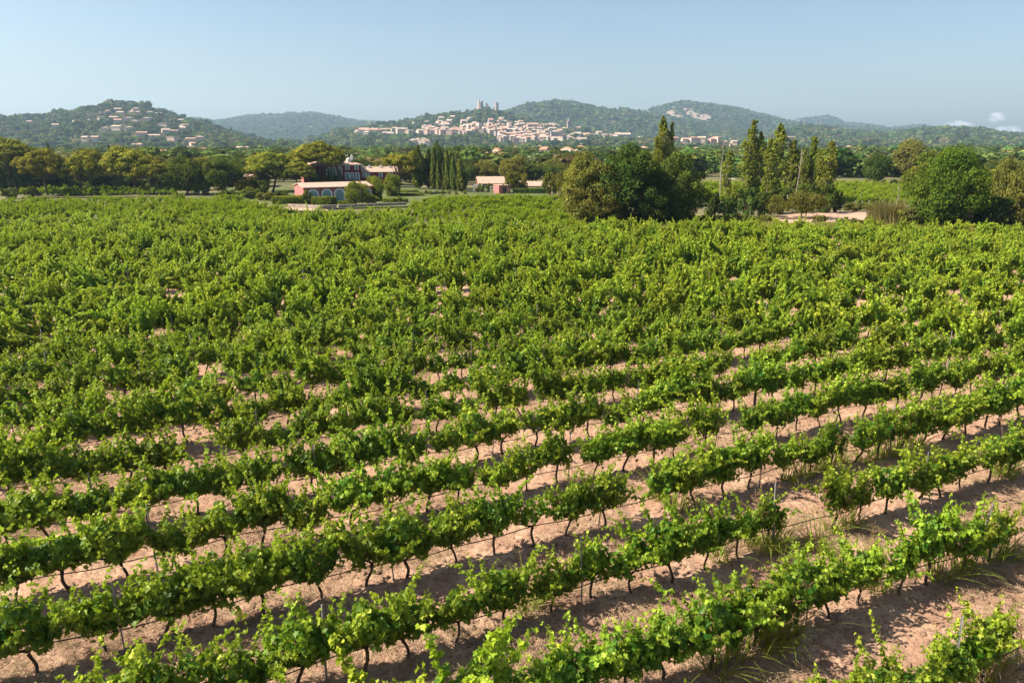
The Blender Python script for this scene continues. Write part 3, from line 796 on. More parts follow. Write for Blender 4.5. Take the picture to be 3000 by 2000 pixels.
# big green tree at the right
put("broadleaf_tree", "big rounded bright green tree at the right end of the near field", "tree", "grn0", 2652, 2862, 424, 662, None, 1)
PLG = "poplars behind the near field"
pops = [(1929, 36, 332, 600, 0, "tallest poplar rising out of the dark clump"), (1954, 24, 348, 600, 1, "thinner poplar just right of the one rising out of the dark clump"),
        (1912, 18, 392, 602, 2, "short poplar left of the tallest one in the dark clump"),
        (2124, 30, 436, 590, 2, "short leafy poplar beside the tall bare trunk"), (2186, 42, 342, 592, 1, "tall leafy poplar, leftmost of the big poplar group"),
        (2210, 30, 379, 592, 0, "poplar tucked against the right side of the leftmost tall poplar"), (2242, 30, 400, 594, 2, "thin poplar left of the broad one in the middle of the poplar group"),
        (2265, 44, 355, 594, 0, "broad tall poplar in the middle of the poplar group"), (2306, 28, 404, 596, 3, "sparse poplar right of the broad middle one"),
        (2320, 26, 432, 596, 2, "short dark poplar between the sparse one and the grey dead top"), (2342, 28, 430, 597, 1, "short dark poplar right of the grey dead top"),
        (2365, 30, 394, 596, 3, "yellowish sparse poplar left of the pale bare trunk"), (2416, 46, 406, 600, 1, "dense dark poplar at the right end of the poplar group"),
        (2384, 24, 430, 598, 3, "thin yellowish poplar against the pale bare trunk")]
for cx, wd, yt, yb, v, lab in pops:
    put("poplar", lab, "poplar", "pop%d" % v, cx - wd / 2 * 1.35, cx + wd / 2 * 1.35, yt, yb, PLG)
for cx, yt, yb, lab in ((2107, 409, 590, "tall bare dead trunk left of the short leafy poplar"), (2330, 403, 598, "grey dead poplar top in the poplar group"), (2389, 452, 598, "pale bare trunk left of the dense dark poplar")):
    Y = base_Y(yb); h = Z_of(yt, Y)
    o = link("bare_poplar", dead_tree(int(cx), h).mesh("bare_poplar", M_PALEBARK, True), None, (X_of(cx, Y), Y, -.1)); tag(o, lab, "tree", PLG)
# bushes
BU = [(716, 764, 556, 582, 0, "dark bush on the grass left of the barn, behind the box hedge"), (752, 806, 560, 586, 2, "olive bush beside the box hedge on the grass left of the barn"), (806, 856, 558, 580, 0, "dark shrubs against the barn's pink gable wall"), (640, 700, 556, 578, 0, "dark low thicket at the foot of the green oak, left of the grass"), (1060, 1110, 566, 596, 1, "light green shrub at the barn's right corner"), (690, 740, 520, 562, 2, "olive bush in front of the half hidden pink-roofed house"), (735, 790, 528, 566, 0, "dark bush at the right corner of the half hidden pink-roofed house"), (700, 760, 548, 578, 1, "light low bushes between the green oak and the box hedge"), (78, 118, 545, 577, 0, "dark rounded bush below the wide round-topped pine"), (0, 52, 551, 579, 0, "dark low bush at the left edge beside the vines"), (198, 240, 552, 573, 0, "low dark bush left of the smaller pine's trunk"),
      (268, 300, 551, 572, 0, "low bush right of the smaller pine's trunk"), (318, 346, 549, 570, 0, "dark bush left of the golden-green pine's trunk"), (566, 588, 535, 568, 1, "yellow-green bush between the two oaks"),
      (590, 622, 536, 568, 0, "dark bush at the foot of the green oak"), (298, 326, 515, 554, 1, "round yellow-green shrub behind the pines"), (881, 915, 558, 597, 1, "leafy light shrub between the two clipped hedges"),
      (960, 985, 575, 599, 0, "dark climbing shrub left of the barn's arched door"), (1096, 1120, 555, 588, 0, "dark shrub at the foot of the olive-green tree"), (990, 1028, 586, 600, 1, "low shrub in front of the barn door"),
      (1148, 1190, 575, 592, 1, "light low shrub on the garden edge"), (2120, 2170, 540, 612, 1, "pale green bush under the bare trunk"), (2060, 2112, 560, 640, 0, "dark bush right of the big dark clump"),
      (2105, 2160, 575, 640, 0, "second dark bush right of the big dark clump"), (2150, 2215, 548, 632, 0, "dark bush under the leftmost tall poplar"), (2205, 2260, 560, 634, 0, "dark bush left of the bare-branched small tree"),
      (2250, 2320, 545, 622, 0, "dark bush behind the small multi-stemmed tree"), (2318, 2380, 538, 620, 0, "dark bush under the sparse poplars"), (2372, 2440, 540, 622, 0, "dark bush under the dense dark poplar"),
      (2436, 2464, 558, 620, 0, "narrow dark bush right of the poplar group"), (2840, 2960, 575, 664, 0, "dark low tree right of the big green tree"), (2925, 3020, 540, 664, 2, "olive bush at the right edge of the picture"),
      (2620, 2690, 600, 664, 2, "olive bush at the left foot of the big green tree"), (2470, 2530, 592, 618, 2, "dry green bush at the edge of the bare field"), (2530, 2580, 590, 616, 2, "small bush left of the dry reeds"),
      (1480, 1515, 500, 560, 2, "olive shrub left of the palm by the pink cube"), (1505, 1545, 498, 560, 2, "olive shrub behind the palm"), (1588, 1640, 500, 572, 2, "wide olive tree right of the low barns"),
      (1395, 1418, 538, 562, 1, "bush beside the white pergola"), (1425, 1440, 536, 562, 1, "small bush left of the white door frame")]
for i in range(15):
    cx = -40 + i * 45 + random.uniform(-10, 10)
    BU.append((cx - 36, cx + 36, 519 + random.uniform(-9, 9), 554.5 + random.uniform(-1, 1), 0, "%s dark thicket from the left in the shade behind the left pines" % ordinal(i + 1)))
for x0, x1, yt, yb, v, lab in BU: put("bush", lab, "bush", "bush%d" % v, x0 - 3, x1 + 3, yt, yb, "bushes around the vineyard edge")
put("small_tree", "low rounded multi-stemmed tree on the edge of the bare field", "tree", "mul0", 2286, 2416, 563, 638, None, 1)
put("small_tree", "small tree with bare pinkish branches left of the rounded one", "tree", "mul1", 2240, 2294, 573, 640, None, 2)
put("broadleaf_tree", "lone round tree with a clear trunk in the field beyond the poplars", "tree", "oak2", 2525, 2601, 450, 545, None, 2)
put("broadleaf_tree", "wide olive-brown tree behind the big green tree", "tree", "olv1", 2608, 2728, 414, 520, None, 2)
for x0, x1, yt, yb, k, lab in ((2885, 2960, 462, 640, "olv2", "scraggly brownish tree right of the big green tree"), (2945, 3060, 470, 650, "olv0", "brownish tree at the right edge of the picture"),
                               (2930, 3010, 500, 655, "bush2", "ragged brown thicket at the right edge")):
    put("broadleaf_tree", lab, "tree", k, x0, x1, yt, yb)

# ------------------------------------------------------------------ estate buildings
def tile_mat(name, a, b, c):
    m, nt, out = new_mat(name)
    v = N(nt, "ShaderNodeTexCoord").outputs["Object"]
    wv = N(nt, "ShaderNodeTexWave"); wv.inputs["Scale"].default_value = 1.6; wv.inputs["Distortion"].default_value = .4; nt.links.new(v, wv.inputs["Vector"])
    col = mixc(nt, ramp(nt, noise(nt, v, 2.2, 4), .35, .65), a, b)
    col = mixc(nt, mth(nt, 'MULTIPLY', ramp(nt, noise(nt, v, 9, 2), .52, .66), .7), col, c)
    bs = N(nt, "ShaderNodeBsdfPrincipled"); bs.inputs["Roughness"].default_value = .9; nt.links.new(col, bs.inputs["Base Color"])
    bp = N(nt, "ShaderNodeBump"); bp.inputs["Distance"].default_value = .05; nt.links.new(wv.outputs["Fac"], bp.inputs["Height"]); nt.links.new(bp.outputs[0], bs.inputs["Normal"])
    nt.links.new(bs.outputs[0], out.inputs["Surface"]); return m
M_TILE = tile_mat("clay_tiles", (.44, .28, .21), (.54, .38, .30), (.28, .155, .11))
M_RED = rough_mat("maroon_plaster", (.20, .036, .044), (.25, .052, .055), .8, .9)
M_PINK = rough_mat("pink_plaster", (.34, .125, .12), (.40, .155, .145), .6, .9)
M_TRIM = rough_mat("white_trim", (.74, .75, .77), (.80, .80, .81), 2, .7)
M_STONE = rough_mat("garden_wall_stone", (.22, .18, .155), (.36, .30, .26), 2.2, .95, .03)
M_IRON = rough_mat("dark_window_bars", (.03, .045, .055), (.05, .07, .08), 3, .5)
def glass_mat():
    m, nt, out = new_mat("window_glass")
    bs = N(nt, "ShaderNodeBsdfPrincipled"); bs.inputs["Base Color"].default_value = (.27, .43, .48, 1); bs.inputs["Roughness"].default_value = .2  # pale blue base colour carries the reflected sky
    bs.inputs["Specular IOR Level"].default_value = .9; nt.links.new(bs.outputs[0], out.inputs["Surface"]); return m
M_GLASS = glass_mat()
def arch_pts(w, h, x=0, z=0, n=14, rise=None):
    r = w / 2; rise = r if rise is None else rise
    return [(x - r, z)] + [(x - r * math.cos(math.pi * i / n), z + h - rise + rise * math.sin(math.pi * i / n)) for i in range(n + 1)] + [(x + r, z)]
def ring(mb, o, i, y0, y1):
    n = len(o); b = len(mb.v)
    mb.v += [(x, y0, z) for x, z in o] + [(x, y0, z) for x, z in i] + [(x, y1, z) for x, z in o] + [(x, y1, z) for x, z in i]
    for k in range(n - 1):
        mb.f += [(b+k, b+k+1, b+n+k+1, b+n+k), (b+2*n+k, b+2*n+k+1, b+k+1, b+k), (b+n+k, b+n+k+1, b+3*n+k+1, b+3*n+k)]
    mb.f += [(b, b+n, b+3*n, b+2*n), (b+n-1, b+3*n-1, b+4*n-1, b+2*n-1)]
def window(parent, s, z, w, h, rise=None, bars=(1, 2), name="window", fw=.14, y=0.0):
    rise = 0.001 if rise is None else rise
    mb = MB(); o = arch_pts(w + 2 * fw, h + fw, s, z, 12, rise + fw * .6); i = arch_pts(w, h, s, z, 12, rise)
    ring(mb, o, i, y - .09, y + .01)
    f = link(name, mb.mesh(name, M_TRIM), parent)
    mb = MB(); mb.prism(i, y - .035, y - .02); link("pane", mb.mesh("pane", M_GLASS), f)
    mb = MB(); nv, nh = bars
    for k in range(1, nv + 1): x = s - w / 2 + w * k / (nv + 1); zt = z + h - rise + rise * math.sqrt(max(0, 1 - ((x - s) / (w / 2)) ** 2)); mb.box(x - .025, x + .025, y - .060, y - .038, z, zt - .02)
    for k in range(1, nh + 1):
        zz = z + (h - rise * .6) * k / (nh + 1); mb.box(s - w / 2 + .01, s + w / 2 - .01, y - .057, y - .037, zz - .022, zz + .022)
    link("bars", mb.mesh("bars", M_IRON), f)
    return f
class Fac:
    def __init__(s, pxl, Yl, th, zref=3.0):
        s.O = (X_of(pxl, Yl, zref), Yl); s.th = math.radians(th); s.k = (CAM_H - zref) * SP
    def s(s, px):
        u = (px - 1500) / FPX; c, si = math.cos(s.th), math.sin(s.th)
        return (u * (s.O[1] * CP + s.k) - s.O[0]) / (c - u * si * CP)
    def z(s, px, py): return Z_of(py, s.O[1] + s.s(px) * math.sin(s.th))
def gable_roof(mb, x0, x1, y0, y1, ze, zr, ov=.35, th=.12):
    ym = (y0 + y1) / 2; sl = (zr - ze) / (ym - y0); yo0, yo1, zo = y0 - ov, y1 + ov, ze - sl * ov
    prof = [(yo0, zo), (ym, zr), (yo1, zo), (yo1, zo + th), (ym, zr + th), (yo0, zo + th)]
    b = len(mb.v); n = 6
    mb.v += [(x0 - ov * .6, y, z) for y, z in prof] + [(x1 + ov * .6, y, z) for y, z in prof]
    mb.f += [(b, b+1, b+4, b+5), (b+1, b+2, b+3, b+4), (b+n+5, b+n+4, b+n+1, b+n), (b+n+4, b+n+3, b+n+2, b+n+1)] + [(b+i, b+n+i, b+n+(i+1) % 6, b+(i+1) % 6) for i in range(6)]
def gable_body(mb, x0, x1, y0, y1, z0, ze, zr):
    ym = (y0 + y1) / 2; b = len(mb.v)
    for x in (x0, x1): mb.v += [(x, y0, z0), (x, y1, z0), (x, y1, ze), (x, ym, zr), (x, y0, ze)]
    mb.f += [(b, b+1, b+2, b+3, b+4), (b+5, b+9, b+8, b+7, b+6)] + [(b+i, b+5+i, b+5+(i+1) % 5, b+(i+1) % 5) for i in range(5)]
def hip_roof(mb, x0, x1, y0, y1, ze, zr, ov=.35):
    x0 -= ov; x1 += ov; y0 -= ov; y1 += ov; ym = (y0 + y1) / 2; d = (y1 - y0) / 2 * .9
    mb.add([(x0, y0, ze), (x1, y0, ze), (x1, y1, ze), (x0, y1, ze), (x0 + d, ym, zr), (x1 - d, ym, zr)], [(0, 1, 5, 4), (1, 2, 5), (2, 3, 4, 5), (3, 0, 4), (3, 2, 1, 0)])
def chimney(parent, x, y, z, w=.5, h=.9):
    mb = MB(); mb.box(x - w / 2, x + w / 2, y - w * .4, y + w * .4, z - .5, z + h); mb.box(x - w * .65, x + w * .65, y - w * .55, y + w * .55, z + h, z + h + .1)
    mb.prism([(x - w * .6, z + h + .1), (x, z + h + .36), (x + w * .6, z + h + .1)], y - w * .5, y + w * .5)
    return link("chimney", mb.mesh("chimney", M_TRIM), parent)
# barn with arched windows
F = Fac(890, 115.5, 28, 1.5)
W = F.s(1090); D = 7.6
barn = thing("barn", "long low pink barn with white arched windows and a tiled roof at the vineyard edge", "barn", (*F.O, 0), F.th)
mb = MB(); gable_body(mb, 0, W, 0, D, -.4, 2.50, 3.05); link("wall", mb.mesh("wall", M_PINK), barn)
mb = MB(); gable_roof(mb, 0, W, 0, D, 2.52, 3.07, .3, .10); link("roof", mb.mesh("roof", M_TILE), barn)
for x0, x1 in ((904, 931), (944, 971)):
    s0, s1 = F.s(x0), F.s(x1); window(barn, (s0 + s1) / 2, .45, s1 - s0 - .1, 1.62, (s1 - s0) / 2 - .05, (3, 3), "arched_window", .2)
s0, s1 = F.s(981), F.s(1008); window(barn, (s0 + s1) / 2, .02, s1 - s0 - .1, 2.08, (s1 - s0) / 2 - .05, (3, 4), "arched_door", .2)
for cx in (1042, 1074):
    s = F.s(cx); window(barn, s, .45, 1.5, 1.62, .72, (3, 3), "arched_window", .13)
# mansion
F = Fac(905, 153, 20, 4)
s0, s1, s2 = F.s(948), F.s(1010), F.s(1057); D = 9.0
man = thing("mansion", "dark red mansion with white window trim and a tiled hip roof behind the barn", "house", (*F.O, 0), F.th)
ze = F.z(1030, 482); zr = ze + 1.35
mb = MB(); mb.box(s0 - 2.6, s2, 0, D, -.3, ze); link("wall", mb.mesh("wall", M_RED), man)
mb = MB(); mb.box(s0 - 4.4, s0 - 2.603, -1.2, D - 1, -.3, ze - 1.3); link("wing_wall", mb.mesh("wing_wall", M_PINK), man)  # sunlit look of this end wall given as a paler plaster colour
mb = MB(); hip_roof(mb, s0 - 4.4, s0 - 2.75, -1.2, D - 1, ze - 1.297, ze - .5); link("wing_roof", mb.mesh("wing_roof", M_TILE), man)
mb = MB(); hip_roof(mb, s0 - 2.6, s2, 0, D, ze + .003, zr); roof = link("roof", mb.mesh("roof", M_TILE), man)
mb = MB(); mb.box(s0 - 2.75, s2 + .15, -.15, -.003, ze - .22, ze - .03); link("cornice", mb.mesh("cornice", M_TRIM), man)
chimney(man, F.s(1040), D * .45, zr, .42, .25)
dm = MB(); xd = F.s(1027); dm.box(xd - .4, xd + .4, 1.2, 3.0, ze + .3, ze + 1.05); dm.prism([(xd - .55, ze + 1.05), (xd, ze + 1.35), (xd + .55, ze + 1.05)], 1.05, 3.2)
link("dormer", dm.mesh("dormer", M_TRIM), man)
for px in (1018, 1045): window(man, F.s(px), F.z(px, 498), .62, .98, .25, (1, 2), "window", .15)
for px in (1016, 1030, 1046): window(man, F.s(px), F.z(px, 527), .62, 1.45, None, (1, 3), "window", .15)
for px in (962, 978, 995): window(man, F.s(px), F.z(px, 514), .72, 1.75, .36, (1, 3), "window", .16)
window(man, F.s(925) - .2, ze - 3.1, .6, 1.0, .2, (1, 2), "window", .14, y=-1.2)
mb = MB(); b0, b1 = F.s(1013), F.s(1037); zb = F.z(1025, 528)
mb.box(b0, b1, -.75, -.01, zb - .14, zb - .02)
for k in range(13): x = b0 + (b1 - b0) * k / 12; mb.box(x - .015, x + .015, -.74, -.70, zb - .02, zb + .5)
mb.box(b0, b1, -.75, -.69, zb + .5, zb + .54); link("balcony", mb.mesh("balcony", M_IRON), man)
# long wing to the right, its own house
F2 = Fac(1061, 158, 14, 3); L = F2.s(1165)
wing = thing("annex_house", "long low red annex with white chimneys running right of the mansion", "house", (*F2.O, 0), F2.th)
ze = F2.z(1110, 504)
mb = MB(); gable_body(mb, 0, L, 0, 6.5, -.3, ze, ze + .95); link("wall", mb.mesh("wall", M_RED), wing)
mb = MB(); gable_roof(mb, 0, L, 0, 6.5, ze + .02, ze + .97, .3, .1); link("roof", mb.mesh("roof", M_TILE), wing)
for px in (1062, 1085, 1119, 1145): chimney(wing, max(.4, F2.s(px)), 2.6, ze + .75, .5, .4)
for px in (1067, 1078, 1115, 1146): window(wing, F2.s(px), F2.z(px, 519), .6, 1.0, .28, (1, 2), "window", .13)
# stair tower stub with a small pink buttress roof between them
# pink-roofed house behind the oaks
def simple_house(name, label, x0, x1, Y, ytop, yeave, wallm, roofm, th=10, D=7, wins=(), zref=2, group=None, hip=False, ybot=None):
    F = Fac(x0, Y, th, zref); L = F.s(x1); ze = F.z((x0 + x1) / 2, yeave); zr = max(ze + .4, Z_of(ytop, Y + D / 2))
    h = thing(name, label, "house", (*F.O, 0), F.th, group)
    mb = MB()
    if hip: mb.box(0, L, 0, D, -.4, ze)
    else: gable_body(mb, 0, L, 0, D, -.4, ze, zr)
    link("wall", mb.mesh("wall", wallm), h)
    mb = MB(); (hip_roof(mb, 0, L, 0, D, ze + .003, zr) if hip else gable_roof(mb, 0, L, 0, D, ze + .02, zr + .02, .35, .12)); link("roof", mb.mesh("roof", roofm), h)
    for px, py, w, hh in wins: window(h, F.s(px), F.z(px, py), w, hh, None, (1, 1), "window", .1)
    return h
simple_house("farmhouse", "pink-roofed house half hidden behind the green oak and the spreading pine", 712, 772, 162, 510, 519, M_PINK, M_TILE, 12, 8, ((725, 536, .8, 1.1), (750, 536, .8, 1.1)))
simple_house("tiled_shed", "long tiled shed behind the white pergola", 1402, 1480, 158, 519, 538, M_RED, M_TILE, 6, 9, ((1420, 556, .7, .9), (1468, 556, .7, .9)))
simple_house("low_barn", "low tiled barn behind the green hedge right of the palm", 1524, 1588, 160, 533, 545, M_STONE, M_TILE, -6, 6, ((1550, 556, .7, .8),))
# pink cube
F = Fac(1462, 139, 22, 1.5); L = F.s(1495)
cube = thing("pump_house", "small flat-roofed pink pump house in front of the tiled shed", "shed", (*F.O, 0), F.th)
ze = F.z(1478, 544); mb = MB(); mb.box(0, L, 0, 3.2, -.3, ze); link("wall", mb.mesh("wall", M_PINK), cube)
mb = MB(); mb.box(-.08, L + .08, -.08, 3.28, ze + .002, ze + .1); link("roof", mb.mesh("roof", M_TILE), cube)
mb = MB(); mb.box(L * .35, L * .62, -.04, .0 - .003, 0, 1.2); link("door", mb.mesh("door", M_IRON), cube)
def frame_thing(name, label, cat, x0, x1, yt, yb, depth, mat, bars=0):
    Y = base_Y(yb); xa, xb = X_of(x0, Y), X_of(x1, Y); h = Z_of(yt, Y); t = thing(name, label, cat, ((xa + xb) / 2, Y, 0)); w = (xb - xa) / 2
    for sx in (-1, 1):
        for dy in ((0, depth) if depth else (0,)):
            mb = MB(); mb.box(sx * w - .06, sx * w + .06, dy - .06, dy + .06, -.2, h); link("post", mb.mesh("post", mat), t)
    mb = MB(); mb.box(-w - .1, w + .1, -.08, .08, h + .002, h + .14)
    if depth:
        mb.box(-w - .1, w + .1, depth - .08, depth + .08, h + .002, h + .14)
        for k in range(bars): x = -w + 2 * w * (k + .5) / bars; mb.box(x - .04, x + .04, -.3, depth + .3, h + .143, h + .22)
    link("top_beam", mb.mesh("top_beam", mat), t); return t
frame_thing("pergola", "white pergola frame beside the tiled shed", "pergola", 1387, 1412, 545, 562, 2.2, M_TRIM, 7)
frame_thing("gate_frame", "white open door frame in front of the tiled shed", "gate", 1437, 1449, 548, 563, 0, M_TRIM)
# retaining walls
def wall_run(name, label, pts, h, th=.4, mat=M_STONE):
    a = MB()
    for (p, q) in zip(pts[:-1], pts[1:]):
        p, q = np.array(p), np.array(q); d = (q - p) / np.linalg.norm(q - p); n = np.array([-d[1], d[0]]) * th / 2
        vs = [(*(p - n), -.3), (*(q - n), -.3), (*(q + n), -.3), (*(p + n), -.3), (*(p - n), h), (*(q - n), h), (*(q + n), h), (*(p + n), h)]
        a.add(vs, [(3,2,1,0),(4,5,6,7),(0,1,5,4),(1,2,6,5),(2,3,7,6),(3,0,4,7)])
    x, y = pts[0]; me = a.mesh(name, mat); o = link(name, me); tag(o, label, "wall"); return o
wall_run("garden_wall", "low pale stone wall below the barn's hedge and tree", [G(846, 606), G(940, 611), G(985, 609)], .48)
wall_run("garden_wall", "low dark stone wall running right from the barn tree along the garden", [G(990, 607.5), G(1190, 599)], .38)
flat_sheet("garden_lawn", [G(690, 589), G(790, 604), G(858, 612), G(1192, 604), G(1400, 574), G(1610, 573), G(1610, 548), G(640, 550)], -.04, M_GARDEN)
flat_sheet("bare_field", [G(2200, 640), G(2270, 655), G(2620, 657), G(2620, 616), G(2420, 617), G(2300, 628)], -.045, M_BARE)
flat_sheet("dirt_path", [G(770, 606), G(850, 615), G(960, 619), G(960, 613), G(858, 607), G(780, 600)], -.035, M_BARE)
rngh2 = np.random.default_rng(31)
def hedge(label, x0, x1, yt, yb, depth, mat=M_HEDGE, th=0):
    Y = base_Y(yb); xa, xb = X_of(x0, Y), X_of(x1, Y); h = Z_of(yt, Y)
    o = link("hedge", hedge_shape(rngh2, xb - xa, depth, h, int(120 * ((xb - xa) * (depth + 2 * h) + 2 * depth * h))).mesh("hedge", mat), None, ((xa + xb) / 2, Y + depth / 2, -.05), (0, 0, math.radians(th)))
    tag(o, label, "hedge"); return o
hedge("clipped box hedge left of the barn's corner", 797, 884, 577, 597, 2.6, M_HEDGE, 8)
hedge("clipped yellow-green hedge in front of the barn's arched windows", 914, 981, 578, 599, 1.3, M_HEDGE, 4)
hedge("low green hedge right of the pink pump house", 1505, 1606, 553.5, 566, 1.4, M_OAK)
hedge("low clipped garden hedge nearest the lawn's front", 1120, 1192, 583, 592, 1.0)
hedge("long thin clipped hedge across the middle of the garden lawn", 1135, 1240, 567, 573, .8)
hedge("thin clipped hedge at the back of the garden lawn, left of the cypresses", 1140, 1225, 558, 563, .8)
hedge("long hedge behind the left pines", 480, 600, 549, 556, 1.2, M_OAK)
for i, cx in enumerate((1248, 1262, 1281, 1297, 1316, 1337, 1363)):
    put("bush", "%s round clipped shrub from the left below the cypress row" % ordinal(i + 1), "bush", "bush1", cx - 7, cx + 7, 557 + (i % 3), 568 + i % 2, "clipped shrubs below the cypresses")
# palm by the pump house
def palm(label, px, Y, h):
    t = thing("palm_tree", label, "palm tree", (X_of(px, Y), Y, 0)); rng = np.random.default_rng(3)
    a = Acc(); a.add(*tube(np.array([(0, 0, -.2), (.05, 0, h * .5), (0, 0, h * .78)]), [.16, .13, .12], 7)); link("trunk", a.mesh("trunk", M_TRUNK, True), t)
    c = Acc()
    for k in range(26):
        az = rng.uniform(0, 6.28); el = rng.uniform(-.2, 1.2); d = np.array([math.cos(az) * math.cos(el), math.sin(az) * math.cos(el), math.sin(el)])
        ts = np.linspace(0, 1, 7)[:, None]; p = np.array([0, 0, h * .78]) + d * ts * h * .34 + np.array([0, 0, -.22 * h]) * ts ** 2.2
        pos = np.repeat(p, 6, 0); V, F = cards(rng, pos + rng.normal(0, .05, pos.shape), np.tile([0, 0, 1.], (len(pos), 1)) + rng.normal(0, .4, pos.shape), np.full(len(pos), .09), 5, np.tile(d, (len(pos), 1)) + [0, 0, -.6])
        c.add(V, F, .6)
    link("crown", c.mesh("crown", M_HEDGE), t)
palm("palm with a tuft of fronds in front of the pink pump house", 1490, 137, 3.2)
# white cottage beyond the bright field, brown shed roof by the big green tree, reeds, dead shrub, pole
simple_house("cottage", "small white cottage seen between the bare trunk and the tall poplar", 2131, 2164, 200, 525, 531, M_TRIM, M_TRIM, 8, 5, ((2150, 539, .6, .8),))
F = Fac(2816, 86, 4, .8); L = F.s(2881)
t = thing("shed", "low reddish-brown shed roof at the foot of the big green tree", "shed", (*F.O, 0), F.th)
M_RUST = rough_mat("rusty_sheet", (.20, .09, .075), (.30, .15, .12), 1.2, .8, .01)
mb = MB(); mb.box(.1, L - .1, .1, 3, -.2, .75); link("wall", mb.mesh("wall", M_STONE), t)
mb = MB(); mb.add([(-.1, -.1, .76), (L + .1, -.1, .70), (L + .1, 3.2, 1.45), (-.1, 3.2, 1.5), (-.1, -.1, .82), (L + .1, -.1, .76), (L + .1, 3.2, 1.51), (-.1, 3.2, 1.56)], [(3,2,1,0),(4,5,6,7),(0,1,5,4),(1,2,6,5),(2,3,7,6),(3,0,4,7)])
link("roof", mb.mesh("roof", M_RUST), t)
def blades(rng, n, rad, h, bend, wid, tint=(.2, .8), droop=.35):
    """long grass leaves rising from one tuft"""
    m = 6; Vs, Fs, Ts = [], [], []
    for k in range(n):
        az = rng.uniform(0, 6.28); r = rad * math.sqrt(rng.random()); b = np.array([r * math.cos(az), r * math.sin(az), -.03])
        az2 = az + rng.normal(0, .7); L = h * rng.uniform(.55, 1.1); out = bend * rng.uniform(.3, 1.3)
        ts = np.linspace(0, 1, m)
        p = b + np.stack([math.cos(az2) * out * L * ts ** 1.6, math.sin(az2) * out * L * ts ** 1.6, L * (ts - droop * out * ts ** 3)], 1)
        sd = np.array([-math.sin(az2), math.cos(az2), 0]); wd = wid * (1 - ts ** 1.5 * .95)[:, None] * rng.uniform(.7, 1.3)
        V = np.concatenate([p - sd * wd, p + sd * wd]); F = np.array([(i, i + 1, m + i + 1, m + i) for i in range(m - 1)])
        Vs.append(V); Fs.append(F + 2 * m * k); Ts.append(np.full(2 * m, rng.uniform(*tint)))
    return np.concatenate(Vs), np.concatenate(Fs), np.concatenate(Ts)
rngr = np.random.default_rng(21)
for px, Yb, h, n, lab in ((2600, 656, 3.4, 700, "tall clump of dry reeds left of the big green tree"), (2572, 650, 2.6, 450, "shorter dry reeds at the left of the tall reed clump"), (2628, 659, 2.2, 350, "dry reeds against the big green tree's left foot")):
    Y = base_Y(Yb); a = Acc(); V, F, T = blades(rngr, n, 1.3, h, .35, .035); a.add(V, F, T); o = link("reed_clump", a.mesh("reed_clump", M_REED), None, (X_of(px, Y), Y, 0)); tag(o, lab, "reeds")
Y = 100; o = link("dead_shrub", dead_tree(5, 4.0, 26).mesh("dead_shrub", M_PALEBARK, True), None, (X_of(2622, Y), Y, 0)); tag(o, "pale leafless shrub behind the dry reeds", "shrub")
Y = 88; o = link("utility_pole", Acc().add(*tube(np.array([(0, 0, -.2), (0, 0, 2.4), (.03, 0, 4.6)]), [.11, .10, .08], 8)).mesh("utility_pole", M_PALEBARK, True), None, (X_of(2988, Y), Y, 0)); tag(o, "pale wooden pole among the bushes at the right edge", "pole")
# fence stakes along the end of the field on the right
for i, px in enumerate((2085, 2104, 2195, 2430, 2452)):
    Y = base_Y(648); o = link("fence_stake", Acc().add(*tube(np.array([(0, 0, -.2), (.02, 0, .6), (0, .01, 1.3)]), [.04, .04, .035], 6)).mesh("fence_stake", M_PALEBARK, True), None, (X_of(px, Y), Y, 0))
    tag(o, "%s pale stake from the left along the field's end by the bare field" % ordinal(i + 1), "stake", "stakes at the field's end")
# a brown bush in the second field
put("bush", "brownish wild shrub standing alone between the two vine fields", "bush", "bush2", 1345, 1400, 618, 642)

# ------------------------------------------------------------------ hills
def hill_mat(name, a, b, rocka, rockb, sc):
    m, nt, out = new_mat(name)
    v = N(nt, "ShaderNodeTexCoord").outputs["Object"]
    c = mixc(nt, ramp(nt, noise(nt, v, sc, 5), .4, .6), a, b)
    at = N(nt, "ShaderNodeAttribute", attribute_name="tint")
    rk = mixc(nt, ramp(nt, noise(nt, v, sc * 2.5, 5, .7), .4, .62), rocka, rockb)
    c = mixc(nt, ramp(nt, mth(nt, "ADD", mth(nt, "MULTIPLY", at.outputs["Fac"], .62), noise(nt, v, sc * 1.6, 6, .8)), .92, 1.06), c, rk)
    bs = N(nt, "ShaderNodeBsdfDiffuse"); nt.links.new(c, bs.inputs["Color"]); nt.links.new(bs.outputs[0], out.inputs["Surface"]); return m
M_HILL = hill_mat("wooded_hillside", (.035, .045, .018), (.085, .078, .035), (.33, .255, .215), (.22, .17, .13), .02)
